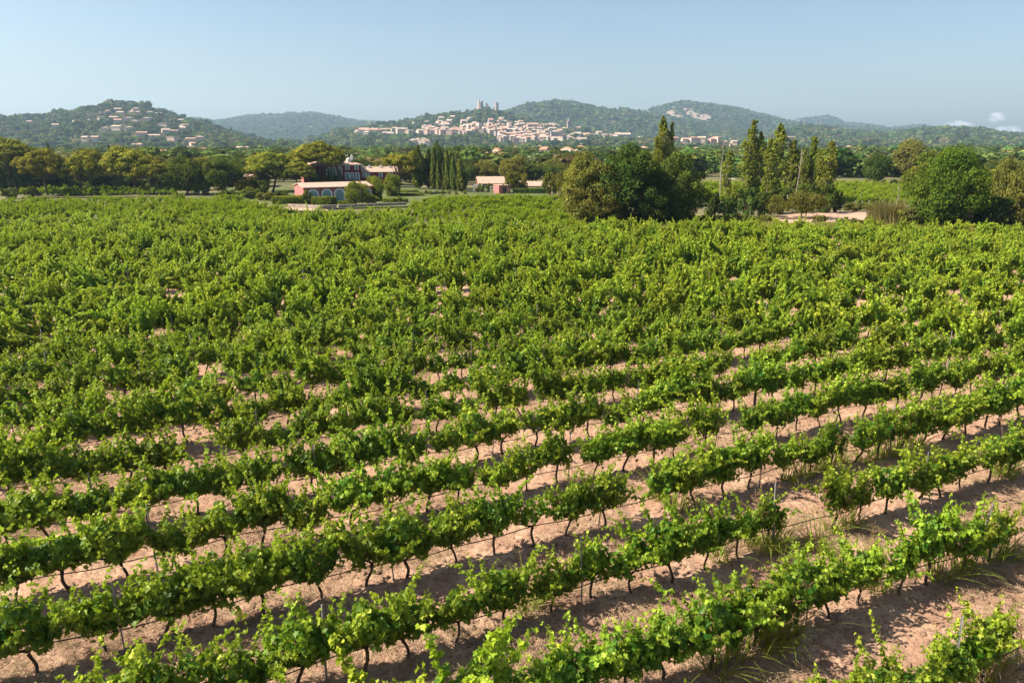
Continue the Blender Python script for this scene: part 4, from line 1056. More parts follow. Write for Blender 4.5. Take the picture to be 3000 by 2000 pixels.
def hill(name, prof, D, front, back, tree_h, rocks=(), nt=70, seed=1, step=3.0, rough=.14, ns=180.0, pw=1.5):
    prof = sorted(prof); xs = np.array([p[0] for p in prof], float); yy = np.array([p[1] for p in prof], float)
    px = np.arange(xs[0], xs[-1] + .1, step); py = np.interp(px, xs, yy)
    k = np.array([1, 2, 3, 2, 1.]) / 9; pad = np.concatenate([[py[0]] * 2, py, [py[-1]] * 2]); py = np.convolve(pad, k, 'valid')
    zc = np.array([max(Z_of(p, D) - tree_h, 2.0) for p in py])
    u = (px - 1500) / FPX * CP
    t = np.concatenate([np.linspace(0, 1, nt), 1 + np.linspace(0, 1, 10)[1:]])
    Yt = np.where(t <= 1, D - front * (1 - t), D + back * (t - 1))
    prf = np.where(t <= 1, 1 - (1 - np.clip(t, 0, 1)) ** pw, 1 - .9 * (t - 1) ** 1.5)
    X = u[None, :] * Yt[:, None]; Y = np.repeat(Yt[:, None], len(px), 1)
    env = np.clip(4 * t * (1 - t), 0, 1)[:, None] * (t <= 1)[:, None]
    Z = zc[None, :] * (prf[:, None] + rough * env * 2 * fbm(X / ns, Y / ns * .6, seed, 4)) - 1.0 * (1 - prf[:, None])
    V = np.stack([X, Y, Z], -1); idx = np.arange(V.shape[0] * V.shape[1]).reshape(V.shape[:2])
    F = np.stack([idx[:-1, :-1], idx[:-1, 1:], idx[1:, 1:], idx[1:, :-1]], -1).reshape(-1, 4)
    V = V.reshape(-1, 3)
    rock = np.zeros(len(V))
    pp = np.array([proj(*v) for v in V])
    for (rx, ry, rw, rh) in rocks:
        d = np.sqrt(((pp[:, 0] - rx) / rw / 1.35) ** 2 + ((pp[:, 1] - ry) / rh / 1.35) ** 2) + 2.6 * fbm(V[:, 0] / 70, V[:, 2] / 34 + V[:, 0] / 150, seed + 3, 5)
        rock = np.maximum(rock, np.clip((1.0 - d) * 2.2, 0, 1) * (Y.ravel() <= D + 5))
    o = link(name, mesh_np(name, V, F, M_HILL, rock, True)); o["kind"] = "structure"
    bvh = BVHTree.FromPolygons([tuple(v) for v in V], [tuple(f) for f in F])
    return dict(V=V, F=F, rock=rock, bvh=bvh, D=D, front=front, nf=(nt - 1) * (len(px) - 1))
def hit(h, px, py):
    u, v = (px - 1500) / FPX, -(py - 1000) / FPX
    d = Vector((u, CP + v * SP, -SP + v * CP)).normalized()
    r = h["bvh"].ray_cast(Vector((0, 0, CAM_H)), d)
    return r[0]
H_left = hill("hill", [(-260, 360), (-100, 354), (0, 353), (60, 352), (150, 346), (250, 325), (330, 311), (400, 307), (440, 316), (480, 331), (540, 346), (600, 366), (660, 384), (720, 404), (790, 424), (860, 440)], 1500, 620, 300, 5, seed=2)
H_far = hill("hill", [(470, 372), (540, 350), (600, 352), (640, 358), (700, 351), (740, 343), (800, 342), (860, 335), (920, 332), (970, 341), (1010, 349), (1060, 357), (1130, 362), (1250, 372), (1400, 385)], 4000, 1500, 500, 4, rocks=((835, 366, 12, 4), (875, 371, 10, 3), (915, 371, 8, 3)), seed=4, ns=500)
H_vil = hill("hill", [(700, 447), (790, 438), (880, 418), (930, 403), (1000, 382), (1060, 370), (1150, 361), (1200, 356), (1260, 348), (1320, 334), (1380, 324), (1420, 322), (1460, 326), (1500, 337), (1540, 352), (1600, 362), (1700, 376), (1800, 392), (1900, 404), (2000, 414), (2150, 428), (2300, 440)], 1950, 800, 300, 6, seed=6, rough=.08, ns=260, pw=1.15,
             rocks=((1412, 327, 20, 5), (1445, 329, 12, 3)))
H_mid = hill("hill", [(1250, 372), (1380, 345), (1430, 338), (1480, 325), (1540, 309), (1600, 300), (1625, 298), (1680, 305), (1740, 318), (1800, 328), (1860, 331), (1960, 346), (2060, 366), (2200, 385), (2350, 405)], 2900, 900, 400, 5, seed=8, ns=300)
H_rock = hill("hill", [(1700, 345), (1780, 335), (1840, 331), (1880, 329), (1920, 315), (1960, 306), (1990, 303), (2060, 307), (2120, 313), (2200, 328), (2280, 350), (2330, 360), (2420, 368), (2560, 376), (2760, 390)], 3700, 1200, 500, 4, seed=10, ns=420,
              rocks=((1897, 331, 10, 6), (1910, 340, 8, 4), (1968, 332, 22, 12), (1985, 348, 30, 9), (2045, 333, 22, 10), (2048, 348, 26, 8), (2018, 321, 12, 3), (2098, 375, 18, 8), (2230, 374, 6, 2)))
H_peak = hill("hill", [(2200, 366), (2280, 362), (2330, 350), (2380, 343), (2410, 340), (2440, 347), (2470, 361), (2520, 365), (2560, 369), (2600, 378), (2650, 372), (2690, 368), (2740, 376), (2800, 386), (2900, 396), (3000, 402), (3200, 410)], 5000, 1500, 600, 3, seed=12, ns=500, rocks=((2345, 358, 14, 5), (2415, 348, 8, 4), (2410, 361, 9, 3)))
H_ridge = hill("hill", [(2150, 420), (2240, 398), (2300, 378), (2345, 372), (2400, 374), (2500, 388), (2600, 394), (2700, 380), (2760, 376), (2850, 380), (2920, 390), (3000, 398), (3100, 404), (3300, 410)], 2300, 900, 400, 5, seed=14, ns=250, pw=1.3)

# ------------------------------------------------------------------ castle ruin, church, houses on the hills
M_CASTLE = rough_mat("ruin_stone", (.30, .225, .185), (.44, .345, .285), .3, .95, .3, 5)
def ragged_tower(rng, r0, r1, h, n=18, jag=.12, gap=0.0):
    mb = MB(); ang = [2 * math.pi * i / n for i in range(n)]
    lv = [0, .33, .66, 1]
    rows_ = []
    for t in lv:
        r = r0 + (r1 - r0) * t ** .7
        rows_.append([(r * math.cos(a) * (1 + rng.normal(0, .02)), r * math.sin(a) * (1 + rng.normal(0, .02)), t * h * (1 + (rng.normal(0, jag) if t == 1 else 0) - (gap if t == 1 and .6 < a < 2.2 else 0))) for a in ang])
    for r in rows_: mb.v += r
    inner = [(x * .72, y * .72, z) for x, y, z in rows_[-1]]; mb.v += inner; mb.v += [(x, y, h * .55) for x, y, z in inner]
    for k in range(5):
        for i in range(n): mb.f.append((k*n+i, k*n+(i+1) % n, (k+1)*n+(i+1) % n, (k+1)*n+i))
    mb.f.append(tuple(5*n+i for i in range(n)))
    return mb
p = hit(H_vil, 1425, 333); rngc = np.random.default_rng(4); k = p.y / FPX
cz = Z_of(329, p.y)
cas = thing("castle_ruin", "ruined stone castle with two round towers on the hilltop above the village", "castle", (X_of(1425, p.y, cz), p.y, cz))
def cx_(px): return (px - 1425) * k * 1.0
o = link("tower", ragged_tower(rngc, 10.5 * k, 7.6 * k, 27 * k, 20, .10).mesh("tower", M_CASTLE), cas, (cx_(1408), 0, 0)); o["label"] = "broad ruined round tower"
o = link("tower", ragged_tower(rngc, 5.4 * k, 5.1 * k, 25 * k, 14, .02).mesh("tower", M_CASTLE), cas, (cx_(1453.5), 0, 0)); o["label"] = "slim tall round tower"
mb = MB()
for x0, x1, h0, h1 in ((1386, 1396, 5, 9), (1396.5, 1417, 11, 9), (1417.5, 1423, 13, 11), (1423.5, 1431.5, 27, 18), (1432, 1440, 9, 8), (1440.5, 1450, 8, 13)):
    mb.prism([(cx_(x0), -4), (cx_(x1), -4), (cx_(x1), h1 * k), (cx_(x0 + (x1 - x0) * .55), h1 * k * 1.05 + 1), (cx_(x0 + (x1 - x0) * .4), h0 * k), (cx_(x0), h0 * k * .85)], -2.2 + 6 * math.sin(x0), 1.5 + 6 * math.sin(x0))
link("wall", mb.mesh("wall", M_CASTLE), cas)

def wall_mat(name, col):
    m, nt, out = new_mat(name)
    g = N(nt, "ShaderNodeTexCoord"); sp = N(nt, "ShaderNodeSeparateXYZ"); nt.links.new(g.outputs["Object"], sp.inputs[0])
    def band(x, n, lo, hi):
        f = mth(nt, 'FRACT', mth(nt, 'MULTIPLY', x, n)); return mth(nt, 'MULTIPLY', mth(nt, 'GREATER_THAN', f, lo), mth(nt, 'LESS_THAN', f, hi))
    wx = mth(nt, 'MAXIMUM', band(mth(nt, 'ADD', sp.outputs[0], .5), 4, .36, .64), 0)
    wy = band(mth(nt, 'ADD', sp.outputs[1], .5), 3, .36, .64)
    wz = band(sp.outputs[2], 2, .38, .78)
    geo = N(nt, "ShaderNodeNewGeometry"); sn = N(nt, "ShaderNodeSeparateXYZ"); 
    nt.links.new(g.outputs["Normal"], sn.inputs[0])
    isx = mth(nt, 'GREATER_THAN', mth(nt, 'ABSOLUTE', sn.outputs[0]), .7)
    w = mth(nt, 'MULTIPLY', wz, mth(nt, 'ADD', mth(nt, 'MULTIPLY', isx, wy), mth(nt, 'MULTIPLY', mth(nt, 'SUBTRACT', 1.0, isx), wx)))
    oi = N(nt, "ShaderNodeObjectInfo"); hs = N(nt, "ShaderNodeHueSaturation"); hs.inputs["Color"].default_value = (*col, 1)
    nt.links.new(mth(nt, 'MULTIPLY_ADD', oi.outputs["Random"], .3, .82), hs.inputs["Value"])
    c = mixc(nt, w, hs.outputs[0], (.10, .10, .11))
    bs = N(nt, "ShaderNodeBsdfDiffuse"); nt.links.new(c, bs.inputs["Color"]); nt.links.new(bs.outputs[0], out.inputs["Surface"]); return m
WALLS = [("white", wall_mat("white_render", (.60, .50, .42))), ("cream", wall_mat("cream_render", (.56, .435, .325))), ("pale pink", wall_mat("pale_pink_render", (.52, .36, .30))), ("pale stone", wall_mat("pale_stone", (.42, .35, .30)))]
ROOFS = [rough_mat("far_clay_roof", (.42, .24, .17), (.52, .33, .24), .8, .9, 0, 3, "Object"), rough_mat("far_pale_roof", (.46, .33, .26), (.55, .42, .34), .8, .9, 0, 3, "Object"), rough_mat("far_red_roof", (.42, .19, .12), (.48, .25, .17), .8, .9, 0, 3, "Object")]
HM = {}
for wi, (wn_, wm) in enumerate(WALLS):
    mb = MB(); mb.box(-.5, .5, -.5, .5, -.4, 1); HM["w%d" % wi] = mb.mesh("house_wall", wm)
for ri, rm in enumerate(ROOFS):
    mb = MB(); gable_roof(mb, -.5, .5, -.5, .5, 1.004, 1.30, .06, .03); ym = 0
    mb.add([(-.5, -.5, 1.002), (-.5, .5, 1.002), (-.5, 0, 1.29), (.5, -.5, 1.002), (.5, .5, 1.002), (.5, 0, 1.29)], [(0, 2, 1), (3, 4, 5)]); HM["g%d" % ri] = mb.mesh("house_roof", rm)
    mb = MB(); hip_roof(mb, -.5, .5, -.5, .5, 1.003, 1.28, .06); HM["h%d" % ri] = mb.mesh("house_roof", rm)
mb = MB(); mb.box(-.54, .54, -.54, .54, 1.003, 1.07); HM["f1"] = mb.mesh("house_roof", WALLS[0][1]); HM["f0"] = HM["f2"] = HM["f1"]
HOUSES = []      # world x, y of every far house, so trees keep clear
def far_house(pos, w, d, h, rz, wi, rk, label, group, cat="house"):
    t = thing("house", label, cat, (pos[0], pos[1], pos[2] + .2), rz, group, (w, d, h))
    link("wall", HM["w%d" % wi], t); link("roof", HM[rk], t); HOUSES.append((pos[0], pos[1], w))
rngb = np.random.default_rng(77)
# villas on the left hill: x, y, width in zoomed pixels
LH = [(1035,158,80),(1175,160,60),(800,198,85),(1165,190,70),(1300,186,60),(1360,192,60),(1045,192,55),(985,236,65),(1110,234,80),(1270,240,60),(1470,243,65),(1570,252,50),(790,250,45),(715,262,40),(675,274,75),(875,232,30),(1020,260,60),(1170,263,50),(1420,287,80),(1590,297,65),(480,299,50),(1015,320,80),(1115,320,55),(915,322,35),(1430,347,65),(1495,347,65),(1580,327,45),(1225,367,85),(1300,391,35),(1355,392,60),(1495,408,85),(1645,417,80),(1725,407,65),(745,412,50),(825,413,55),(530,405,80),(255,267,35),(1660,461,40),(1215,477,40),(1165,470,25),(1480,208,60),(935,180,25),(890,180,60),(25,312,30),(240,387,25),(2020,380,35),(1800,372,45)]
LH = [(zx / 2.94, 270 + zy / 2.94, wd / 2.94) for zx, zy, wd in LH]
ys_ = sorted(LH, key=lambda q: q[1])
tiers = [ys_[i:i + 12] for i in range(0, len(ys_), 12)]
TN = ["topmost", "second", "third", "lowest"]
for ti, tr_ in enumerate(tiers):
    for i, (px, py, wd) in enumerate(sorted(tr_)):
        q = hit(H_left, px, py + 3)
        if q is None: continue
        k = q.y / FPX; wi = int(rngb.choice(4, p=[.5, .25, .2, .05])); rk = ["g1", "h1", "f1", "g0"][int(rngb.integers(0, 4))]
        far_house((q.x, q.y, q.z), wd * k * .92, rngb.uniform(9, 12), rngb.uniform(3.6, 5.2), rngb.normal(0, .35) + .25, wi, rk,
                  "%s villa, %s from the left in the %s tier on the left hill" % (WALLS[wi][0], ordinal(i + 1), TN[ti]), "villas on the left hill")
# village: strips of houses  (x0, x1, y at x0, y at x1, mean width px, spacing)
VIL = [(1286, 1300, 353, 353, 11, 14), (1322, 1345, 351, 347, 10, 18), (1246, 1262, 362, 361, 11, 15), (1212, 1226, 367, 366, 11, 15), (1370, 1392, 352, 352, 9, 18), (1466, 1480, 352, 352, 9, 14), (1431, 1482, 361, 360, 11, 12), (1486, 1545, 364, 368, 11, 12), (1352, 1366, 366, 366, 14, 15), (1376, 1424, 371, 369, 11, 10), (1428, 1560, 373, 373, 11, 9.5), (1562, 1660, 374, 372, 12, 10),
       (1276, 1318, 372, 373, 14, 13), (1350, 1425, 376, 378, 12, 10.5), (1428, 1560, 380, 383, 11, 9.5), (1560, 1662, 382, 383, 12, 10), (1673, 1725, 378, 380, 14, 13),
       (1240, 1345, 382, 384, 13, 11), (1350, 1430, 385, 385, 11, 11), (1432, 1570, 388, 391, 11, 10), (1572, 1655, 392, 393, 12, 10), (1225, 1300, 389, 392, 13, 13), (1310, 1390, 392, 389, 13, 12),
       (1452, 1560, 397, 400, 12, 10.5), (1562, 1655, 400, 402, 13, 11), (1660, 1725, 402, 402, 14, 13), (1462, 1640, 406, 409, 12, 11), (1460, 1490, 412, 412, 13, 13), (1503, 1650, 413, 414, 12, 12),
       (1652, 1712, 411, 415, 14, 12), (1728, 1800, 398, 402, 15, 17), (1770, 1800, 407, 408, 12, 13), (1850, 1905, 402, 406, 14, 17), (1870, 1900, 409, 409, 13, 15),
       (1042, 1140, 388, 386, 20, 15), (1148, 1205, 386, 389, 19, 14), (1110, 1160, 396, 397, 18, 14), (1055, 1090, 394, 394, 16, 14), (913, 955, 405, 400, 20, 13), (1280, 1330, 365, 364, 14, 15), (1080, 1110, 372, 371, 15, 16), (1206, 1255, 422, 423, 13, 14), (1240, 1262, 380, 379, 12, 13)]
vh = []
for x0, x1, y0, y1, wd, spn in VIL:
    x = x0 + wd / 2
    while x < x1 + 1:
        vh.append((x + rngb.normal(0, .8), y0 + (y1 - y0) * (x - x0) / max(1, x1 - x0) + rngb.normal(0, .9), wd * rngb.uniform(.8, 1.3))); x += spn * rngb.uniform(.85, 1.15)
tier_of = lambda y: 0 if y < 369 else 1 if y < 377 else 2 if y < 385 else 3 if y < 393 else 4 if y < 403 else 5
VT = ["uppermost row", "second row", "third row", "fourth row", "fifth row", "lowest row"]
for ti in range(6):
    for i, (px, py, wd) in enumerate(sorted(q for q in vh if tier_of(q[1]) == ti)):
        q = hit(H_vil, px, py + 3.0)
        if q is None: continue
        k = q.y / FPX; wi = int(rngb.choice(4, p=[.30, .28, .24, .18])); rk = ["g0", "h0", "g1", "h1", "g1", "f1"][int(rngb.integers(0, 6))]
        far_house((q.x, q.y, q.z), wd * k * 1.08, rngb.uniform(8, 12), rngb.uniform(5.5, 9.5), rngb.normal(0, .5) + .35, wi, rk,
                  "%s tiled-roof house, %s from the left in the %s of the hill village" % (WALLS[wi][0], ordinal(i + 1), VT[ti]), "houses of the hill village")
def big_block(label, px, py, wpx, hpx, wi, rk, rows_, cols, rz, hl=H_vil, dpx=11):
    q = hit(hl, px, py); k = q.y / FPX; t = thing("apartment_house", label, "house", (q.x, q.y, q.z - .5), rz, "larger houses of the hill village", (wpx * k, dpx * k, hpx * k))
    link("wall", HM["w%d" % wi], t); link("roof", HM[rk], t); HOUSES.append((q.x, q.y, wpx * k))
    for r in range(rows_):
        for c in range(cols):
            mb = MB(); x = -.5 + (c + .5) / cols; z = (r + .25) / rows_; mb.box(x - .22 / cols, x + .22 / cols, -.508, -.498, z, z + .55 / rows_); link("window", mb.mesh("window", M_IRON), t)
big_block("tall white apartment house with rows of dark windows low in the village centre", 1630, 413, 33, 24, 0, "f1", 4, 6, .12)
big_block("long white building with many windows at the village's right end", 1823, 410, 42, 15, 0, "g1", 2, 8, .05)
big_block("long hotel-like building with terracotta roof on the village's left shoulder", 1098, 390, 70, 9, 2, "g2", 2, 10, .05, H_vil, 12)
big_block("wide cream building with a long tiled roof in the lower village", 1485, 403, 46, 11, 1, "g0", 2, 7, .10)
big_block("square pale stone house at the upper left of the village", 1357, 371, 13, 15, 3, "g1", 3, 3, .4)
big_block("large pale block facing out below the village's left half", 1380, 396, 30, 10, 1, "f1", 2, 4, .5)
big_block("broad cream house high in the village centre", 1560, 381, 30, 15, 1, "g0", 3, 5, .2)
# church tower
q = hit(H_vil, 1665, 382); k = q.y / FPX; zb = Z_of(376, q.y)
ch = thing("church_tower", "slender stone church bell tower rising above the village roofs", "church tower", (q.x, q.y, zb), .3)
mb = MB(); r = 3.6 * k; mb.box(-r, r, -r, r, -8, 17 * k); mb.box(-r * 1.15, r * 1.15, -r * 1.15, r * 1.15, 17 * k + .01, 17 * k + 1.0); link("wall", mb.mesh("wall", M_CASTLE), ch)
mb = MB(); mb.prism([(r * .62 * math.cos(a), 0) for a in (0,)] + [(0, 0)] + [(0, 0)], 0, 0) if False else None
a = Acc(); a.add(*tube(np.array([(0, 0, 17 * k + 1.02), (0, 0, 21.5 * k), (0, 0, 23.5 * k), (0, 0, 29 * k)]), [r * .75, r * .72, r * .35, .15], 8)); link("lantern", a.mesh("lantern", M_CASTLE), ch)
mb = MB()
for sx, sy in ((0, -1), (-1, 0), (1, 0), (0, 1)):
    w2 = r * .35; X0, Y0 = sx * (r + .02), sy * (r + .02); mb.box(X0 - (w2 if sy else .05), X0 + (w2 if sy else .05), Y0 - (w2 if sx else .05), Y0 + (w2 if sx else .05), 10 * k, 15 * k)
link("belfry_opening", mb.mesh("belfry_opening", M_IRON), ch)
# scattered houses at the foot of the hills, right side
RH = [(1975,412,24),(1992,420,20),(2005,416,20),(2030,412,26),(2055,413,26),(2085,416,18),(2098,412,20),(2120,423,18),(2130,427,24),(2150,421,20),(2040,431,24),(2055,436,28),(2020,426,18),(2034,456,28),(1885,449,22),(2290,408,24),(2318,406,24),(2335,418,24),(2424,407,20),(2440,410,14),(2395,436,20),(2441,440,14),(2459,441,12),(2485,438,14),(2492,412,10),(2500,399,14),(2615,421,16),(2638,421,8),(2697,414,12),(2487,398,16),(1596,480,26),(1700,454,12),(1675,448,16),(1580,442,12),(1690,478,30),(1660,475,18),(1395,462,16),(1455,468,10),(1505,400,1),(2868,405,10),(2784,399,10),(2740,415,10),(560,440,24),(485,458,24),(600,456,14),(705,448,22),(725,446,20),(750,446,18),(1505,442,14),(1530,430,12),(2190,424,16),(2225,430,18),(2265,426,16)]
RH = [q for q in RH if q[2] > 2]
for i, (px, py, wd) in enumerate(sorted(RH)):
    q = hit(H_vil, px, py) or hit(H_ridge, px, py) or hit(H_left, px, py)
    if px > 2300: q = hit(H_ridge, px, py) or q
    if px < 860: q = hit(H_left, px, py)
    if py > 440 or q is None:
        Y = 900 if py < 445 else 620 if py < 458 else 420
        z = Z_of(py, Y); q = Vector((X_of(px, Y, z), Y, max(z - 1, 1.0)))
    k = q.y / FPX; wi = int(rngb.choice(4, p=[.45, .2, .25, .1])); rk = ["g0", "h0", "g1", "g2"][int(rngb.integers(0, 4))]
    far_house((q.x, q.y, q.z), wd * k * rngb.uniform(.55, .85), rngb.uniform(8, 11), rngb.uniform(3.2, 5), rngb.normal(0, .5) + .3, wi, rk,
              "%s scattered house below the hills, %s from the left" % (WALLS[wi][0], ordinal(i + 1)), "houses scattered below the hills")
# lattice masts on the skyline
def mast(label, px, yt, yb, Y):
    zb, zt = Z_of(yb, Y), Z_of(yt, Y); h = zt - zb + 8; a = Acc(); w = h * .045
    for sx, sy in ((-1, -1), (1, -1), (1, 1), (-1, 1)): a.add(*tube(np.array([(sx * w, sy * w, 0), (sx * w * .15, sy * w * .15, h)]), [.32, .2], 4))
    for i in range(8):
        z0, z1 = h * i / 8, h * (i + 1) / 8; w0, w1 = w * (1 - .85 * i / 8), w * (1 - .85 * (i + 1) / 8)
        for s in (-1, 1): a.add(*tube(np.array([(-w0 * s, -w0, z0), (w1 * s, -w1, z1)]), .14, 3)); a.add(*tube(np.array([(-w0, -w0 * s, z0), (-w1, w1 * s, z1)]), .14, 3))
    for zz in (.62, .78): a.add(*tube(np.array([(-w * 2.2, 0, h * zz), (w * 2.2, 0, h * zz)]), .2, 4))
    o = link("lattice_mast", a.mesh("lattice_mast", M_PALEBARK), None, (X_of(px, Y, zb), Y, zb - 8)); tag(o, label, "pylon", "masts on the skyline")
mast("tall thin mast on the crest of the rocky hill", 2118, 299, 317, 3700); mast("thin mast left of the rocky hill", 1884, 318, 331, 3650)
mast("small mast on the saddle right of the middle hill", 1806, 321, 332, 2900); mast("small mast on the far right ridge", 2498, 358, 368, 5000)

# ------------------------------------------------------------------ woods
wood_col = bpy.data.collections.new("wood_shapes")
def blob_tree(seed, mat, umb=False, cyp=False):
    rng = np.random.default_rng(seed); a = Acc()
    nc = 9 if not cyp else 5
    for k in range(nc):
        if cyp: c = np.array([0, 0, .15 + .16 * k]); rad = np.array([.13, .13, .17]) * (1.1 - .15 * k)
        elif umb: az = rng.uniform(0, 6.28); ro = .36 * math.sqrt(rng.random()); c = np.array([ro * math.cos(az), ro * math.sin(az), .70 + .08 * rng.normal() - .4 * ro ** 2]); rad = np.array([.24, .24, .16]) * rng.uniform(.8, 1.2)
        else: d = unit(rng.normal(size=3)); c = np.array([0, 0, .46]) + d * np.array([.27, .27, .22]); rad = np.array([.26, .26, .22]) * rng.uniform(.75, 1.25)
        clump(a, rng, 42 if not cyp else 40, c, rad, .135 if not cyp else .11, 1.2, .4, .5, float(np.clip(rng.normal(.42, .16), .05, .9)), .7)
    a.add(*tube(np.array([(0, 0, -.1), (.02, 0, .3), (0, 0, .6)]), [.035, .03, .015], 4), tint=0.0)
    return a.mesh("wood_tree", mat)
WSPEC = [(F_DARK, 0), (F_DARK, 0), (F_DARK, 1), (F_MID, 0), (F_MID, 0), (F_MID, 1), (F_OLV, 0), (F_OLV, 0), (F_GRY, 0), (F_GRY, 0), (F_DARK, 2), (F_MID, 2)]
for i, (m_, kd) in enumerate(WSPEC):
    wood_col.objects.link(bpy.data.objects.new("wood_shape_%02d" % i, blob_tree(300 + i, m_, kd == 1, kd == 2)))
WP = np.array([.17, .15, .08, .12, .11, .07, .09, .06, .06, .04, .03, .02]); WP /= WP.sum()
HA = np.array(HOUSES)
rngw = np.random.default_rng(99)
def clear_of_houses(x, y):
    ok = np.ones(len(x), bool)
    for hx, hy, w in HA:
        dx, dy = np.abs(x - hx - (0)), y - hy
        ok &= ~((dx < w * .55 + 2.5) & (dy > (-24 if w < 13.5 and hy > 1600 else -36)) & (dy < 8))
    return ok
def cover(h, n, lab, lo, hi, far=False, weights=None):
    V, F = h["V"], h["F"]; a, b, c, d = (V[F[:, i]] for i in range(4))
    ar = .5 * np.abs((c[:, 0] - a[:, 0]) * (d[:, 1] - b[:, 1]) - (d[:, 0] - b[:, 0]) * (c[:, 1] - a[:, 1]))
    ar[h["nf"] + 3 * (len(F) - h["nf"]) // 9:] = 0
    fi = rngw.choice(len(F), n, p=ar / ar.sum()); u, v = rngw.random(n)[:, None], rngw.random(n)[:, None]
    P = (1 - u) * (1 - v) * a[fi] + u * (1 - v) * b[fi] + u * v * c[fi] + (1 - u) * v * d[fi]
    rk = h["rock"][F[fi]].mean(1)
    ok = ((rk < .3) | (rngw.random(n) < .10)) & clear_of_houses(P[:, 0], P[:, 1])
    dens = fbm(P[:, 0] / 70, P[:, 1] / 70, 51, 3); ok &= rngw.random(n) < np.clip(1.0 + 1.2 * dens, .25, 1)
    P = P[ok]; n = len(P)
    dh = np.full(n, 1e9)
    for hx, hy, w in HA: dh = np.minimum(dh, np.hypot(P[:, 0] - hx, (P[:, 1] - hy) * .6))
    s = rngw.uniform(lo, hi, n) * np.clip(1 + 1.3 * fbm(P[:, 0] / 40, P[:, 1] / 40, 57, 2), .5, 1.6) * np.clip(.42 + dh / 110, .42, 1)
    sc = np.stack([s * rngw.uniform(.9, 1.35, n), s * rngw.uniform(.9, 1.35, n), s * rngw.uniform(.75, 1.1, n)], 1)
    return scatter("woodland", P - [0, 0, .4], rngw.uniform(0, 6.28, n), sc, rngw.choice(12, n, p=WP if weights is None else weights), wood_col, lab, "woods")
cover(H_left, 6500, "dark wood of pines and oaks covering the left hill around the villas", 7, 14)
cover(H_far, 16000, "bluish forest covering the distant hill left of the village", 8, 14)
cover(H_vil, 11000, "mixed wood covering the village hill below the castle", 7.5, 15)
cover(H_mid, 11000, "grey-green forest on the rounded hill right of the castle", 8, 16)
cover(H_rock, 15000, "scrub forest around the bare rock slabs of the rocky hill", 8, 14)
cover(H_peak, 13000, "hazy forest on the farthest right hills", 9, 16)
cover(H_ridge, 11000, "forest on the long low ridge at the right", 8, 15)

# dark trees and cypresses standing between the village houses
VH = np.array([h_ for h_ in HOUSES if 1500 < h_[1] < 2100]); pick_ = rngw.choice(len(VH), 330); P = []
for h_ in VH[pick_]:
    x, y = h_[0] + rngw.choice([-1, 1]) * (h_[2] * .6 + rngw.uniform(1, 4)), h_[1] - rngw.uniform(4, 18)
    q = H_vil["bvh"].ray_cast(Vector((x, y, 900)), Vector((0, 0, -1)))
    if q[0] is not None: P.append((x, y, q[0].z - .3))
n = len(P); s_ = rngw.uniform(6.5, 11.5, n); kk = rngw.choice([0, 1, 3, 4, 8, 10, 11], n); wd = np.where(kk >= 10, 1.0, 1.15)
scatter("woodland", np.array(P), rngw.uniform(0, 6.28, n), np.stack([s_ * wd, s_ * wd, s_ * np.where(kk >= 10, 1.3, .95)], 1), kk, wood_col, "dark garden trees and cypresses between the village houses", "trees")

# trees of the plain between the estate and the hills
TK = [("oak0", 8, 9.2), ("oak1", 8, 9.2), ("oak2", 8, 9.2), ("olv0", 7, 8.1), ("olv1", 7, 8.1), ("olv2", 7, 8.1), ("pine0", 9, 10.6), ("pine2", 9, 10.6), ("cyp1", 9, 1.9)]
def plain_min(px):
    return 157 if px < 300 else 162 if px < 720 else 172 if px < 1190 else 166 if px < 1280 else 172 if px < 1640 else 150 if px < 2000 else 208 if px < 2690 else 104
plain = []
Yv = 104.0
while Yv < 1150:
    step = 6.0 + Yv * .006
    for x in np.arange(-.80 * Yv, .80 * Yv, step * 1.05):
        xx, yy = x + rngw.uniform(-.45, .45) * step, Yv + rngw.uniform(-.45, .45) * step
        px, py = proj(xx, yy, 0)
        if px < -120 or px > 3120 or yy < plain_min(px): continue
        if rngw.random() < .06: continue
        if any(in_poly(xx, yy, g) for g in FPOLY): continue
        if 2040 < px < 2130 and yy < 240: continue
        plain.append((xx, yy, px))
    Yv += step
plain = [p_ for p_, ok in zip(plain, clear_of_houses(np.array([q[0] for q in plain]), np.array([q[1] for q in plain]))) if ok]
plain.sort(key=lambda q: q[1])
npl = 190
TD = {"oak0": "dark green rounded", "oak1": "dark green spreading", "oak2": "dark green dense", "olv0": "olive-green", "olv1": "pale olive", "olv2": "brownish green", "pine0": "flat-topped pine", "pine2": "umbrella pine", "cyp1": "slim cypress"}
zones = [(-200, 300, "behind the far left pines"), (300, 720, "behind the oaks on the left"), (720, 1190, "behind the mansion"), (1190, 1640, "behind the cypress row and sheds"), (1640, 2050, "behind the big dark clump"), (2050, 2690, "beyond the poplars"), (2690, 3300, "behind the big green tree at the right")]
first = plain[:npl]
for z0, z1, zn in zones:
    mem = sorted([q for q in first if z0 <= q[2] < z1], key=lambda q: q[2])
    for i, (xx, yy, px) in enumerate(mem):
        ki = int(rngw.choice(9, p=[.19, .16, .15, .16, .13, .12, .02, .02, .05])); key, h0, w0 = TK[ki]
        hh = rngw.uniform(3.8, 6.6) * (1.0 if px < 1640 or px > 2690 else .95); ww = hh * rngw.uniform(1.1, 1.5) if key != "cyp1" else hh * .17
        if px > 2690: hh *= .9
        t = thing("tree", "%s %s from the left %s" % (TD[key], "tree, " + ordinal(i + 1) if not key.startswith(("pine", "cyp")) else "tree, " + ordinal(i + 1), zn), "tree", (xx, yy, -.1), rngw.uniform(0, 6.28), "trees of the plain", (ww / w0, ww / w0, hh / h0))
        tr, cr = SHAPES[key]; link("trunk", tr, t); link("crown", cr, t)
R_ = np.array(plain[npl:]); n = len(R_)
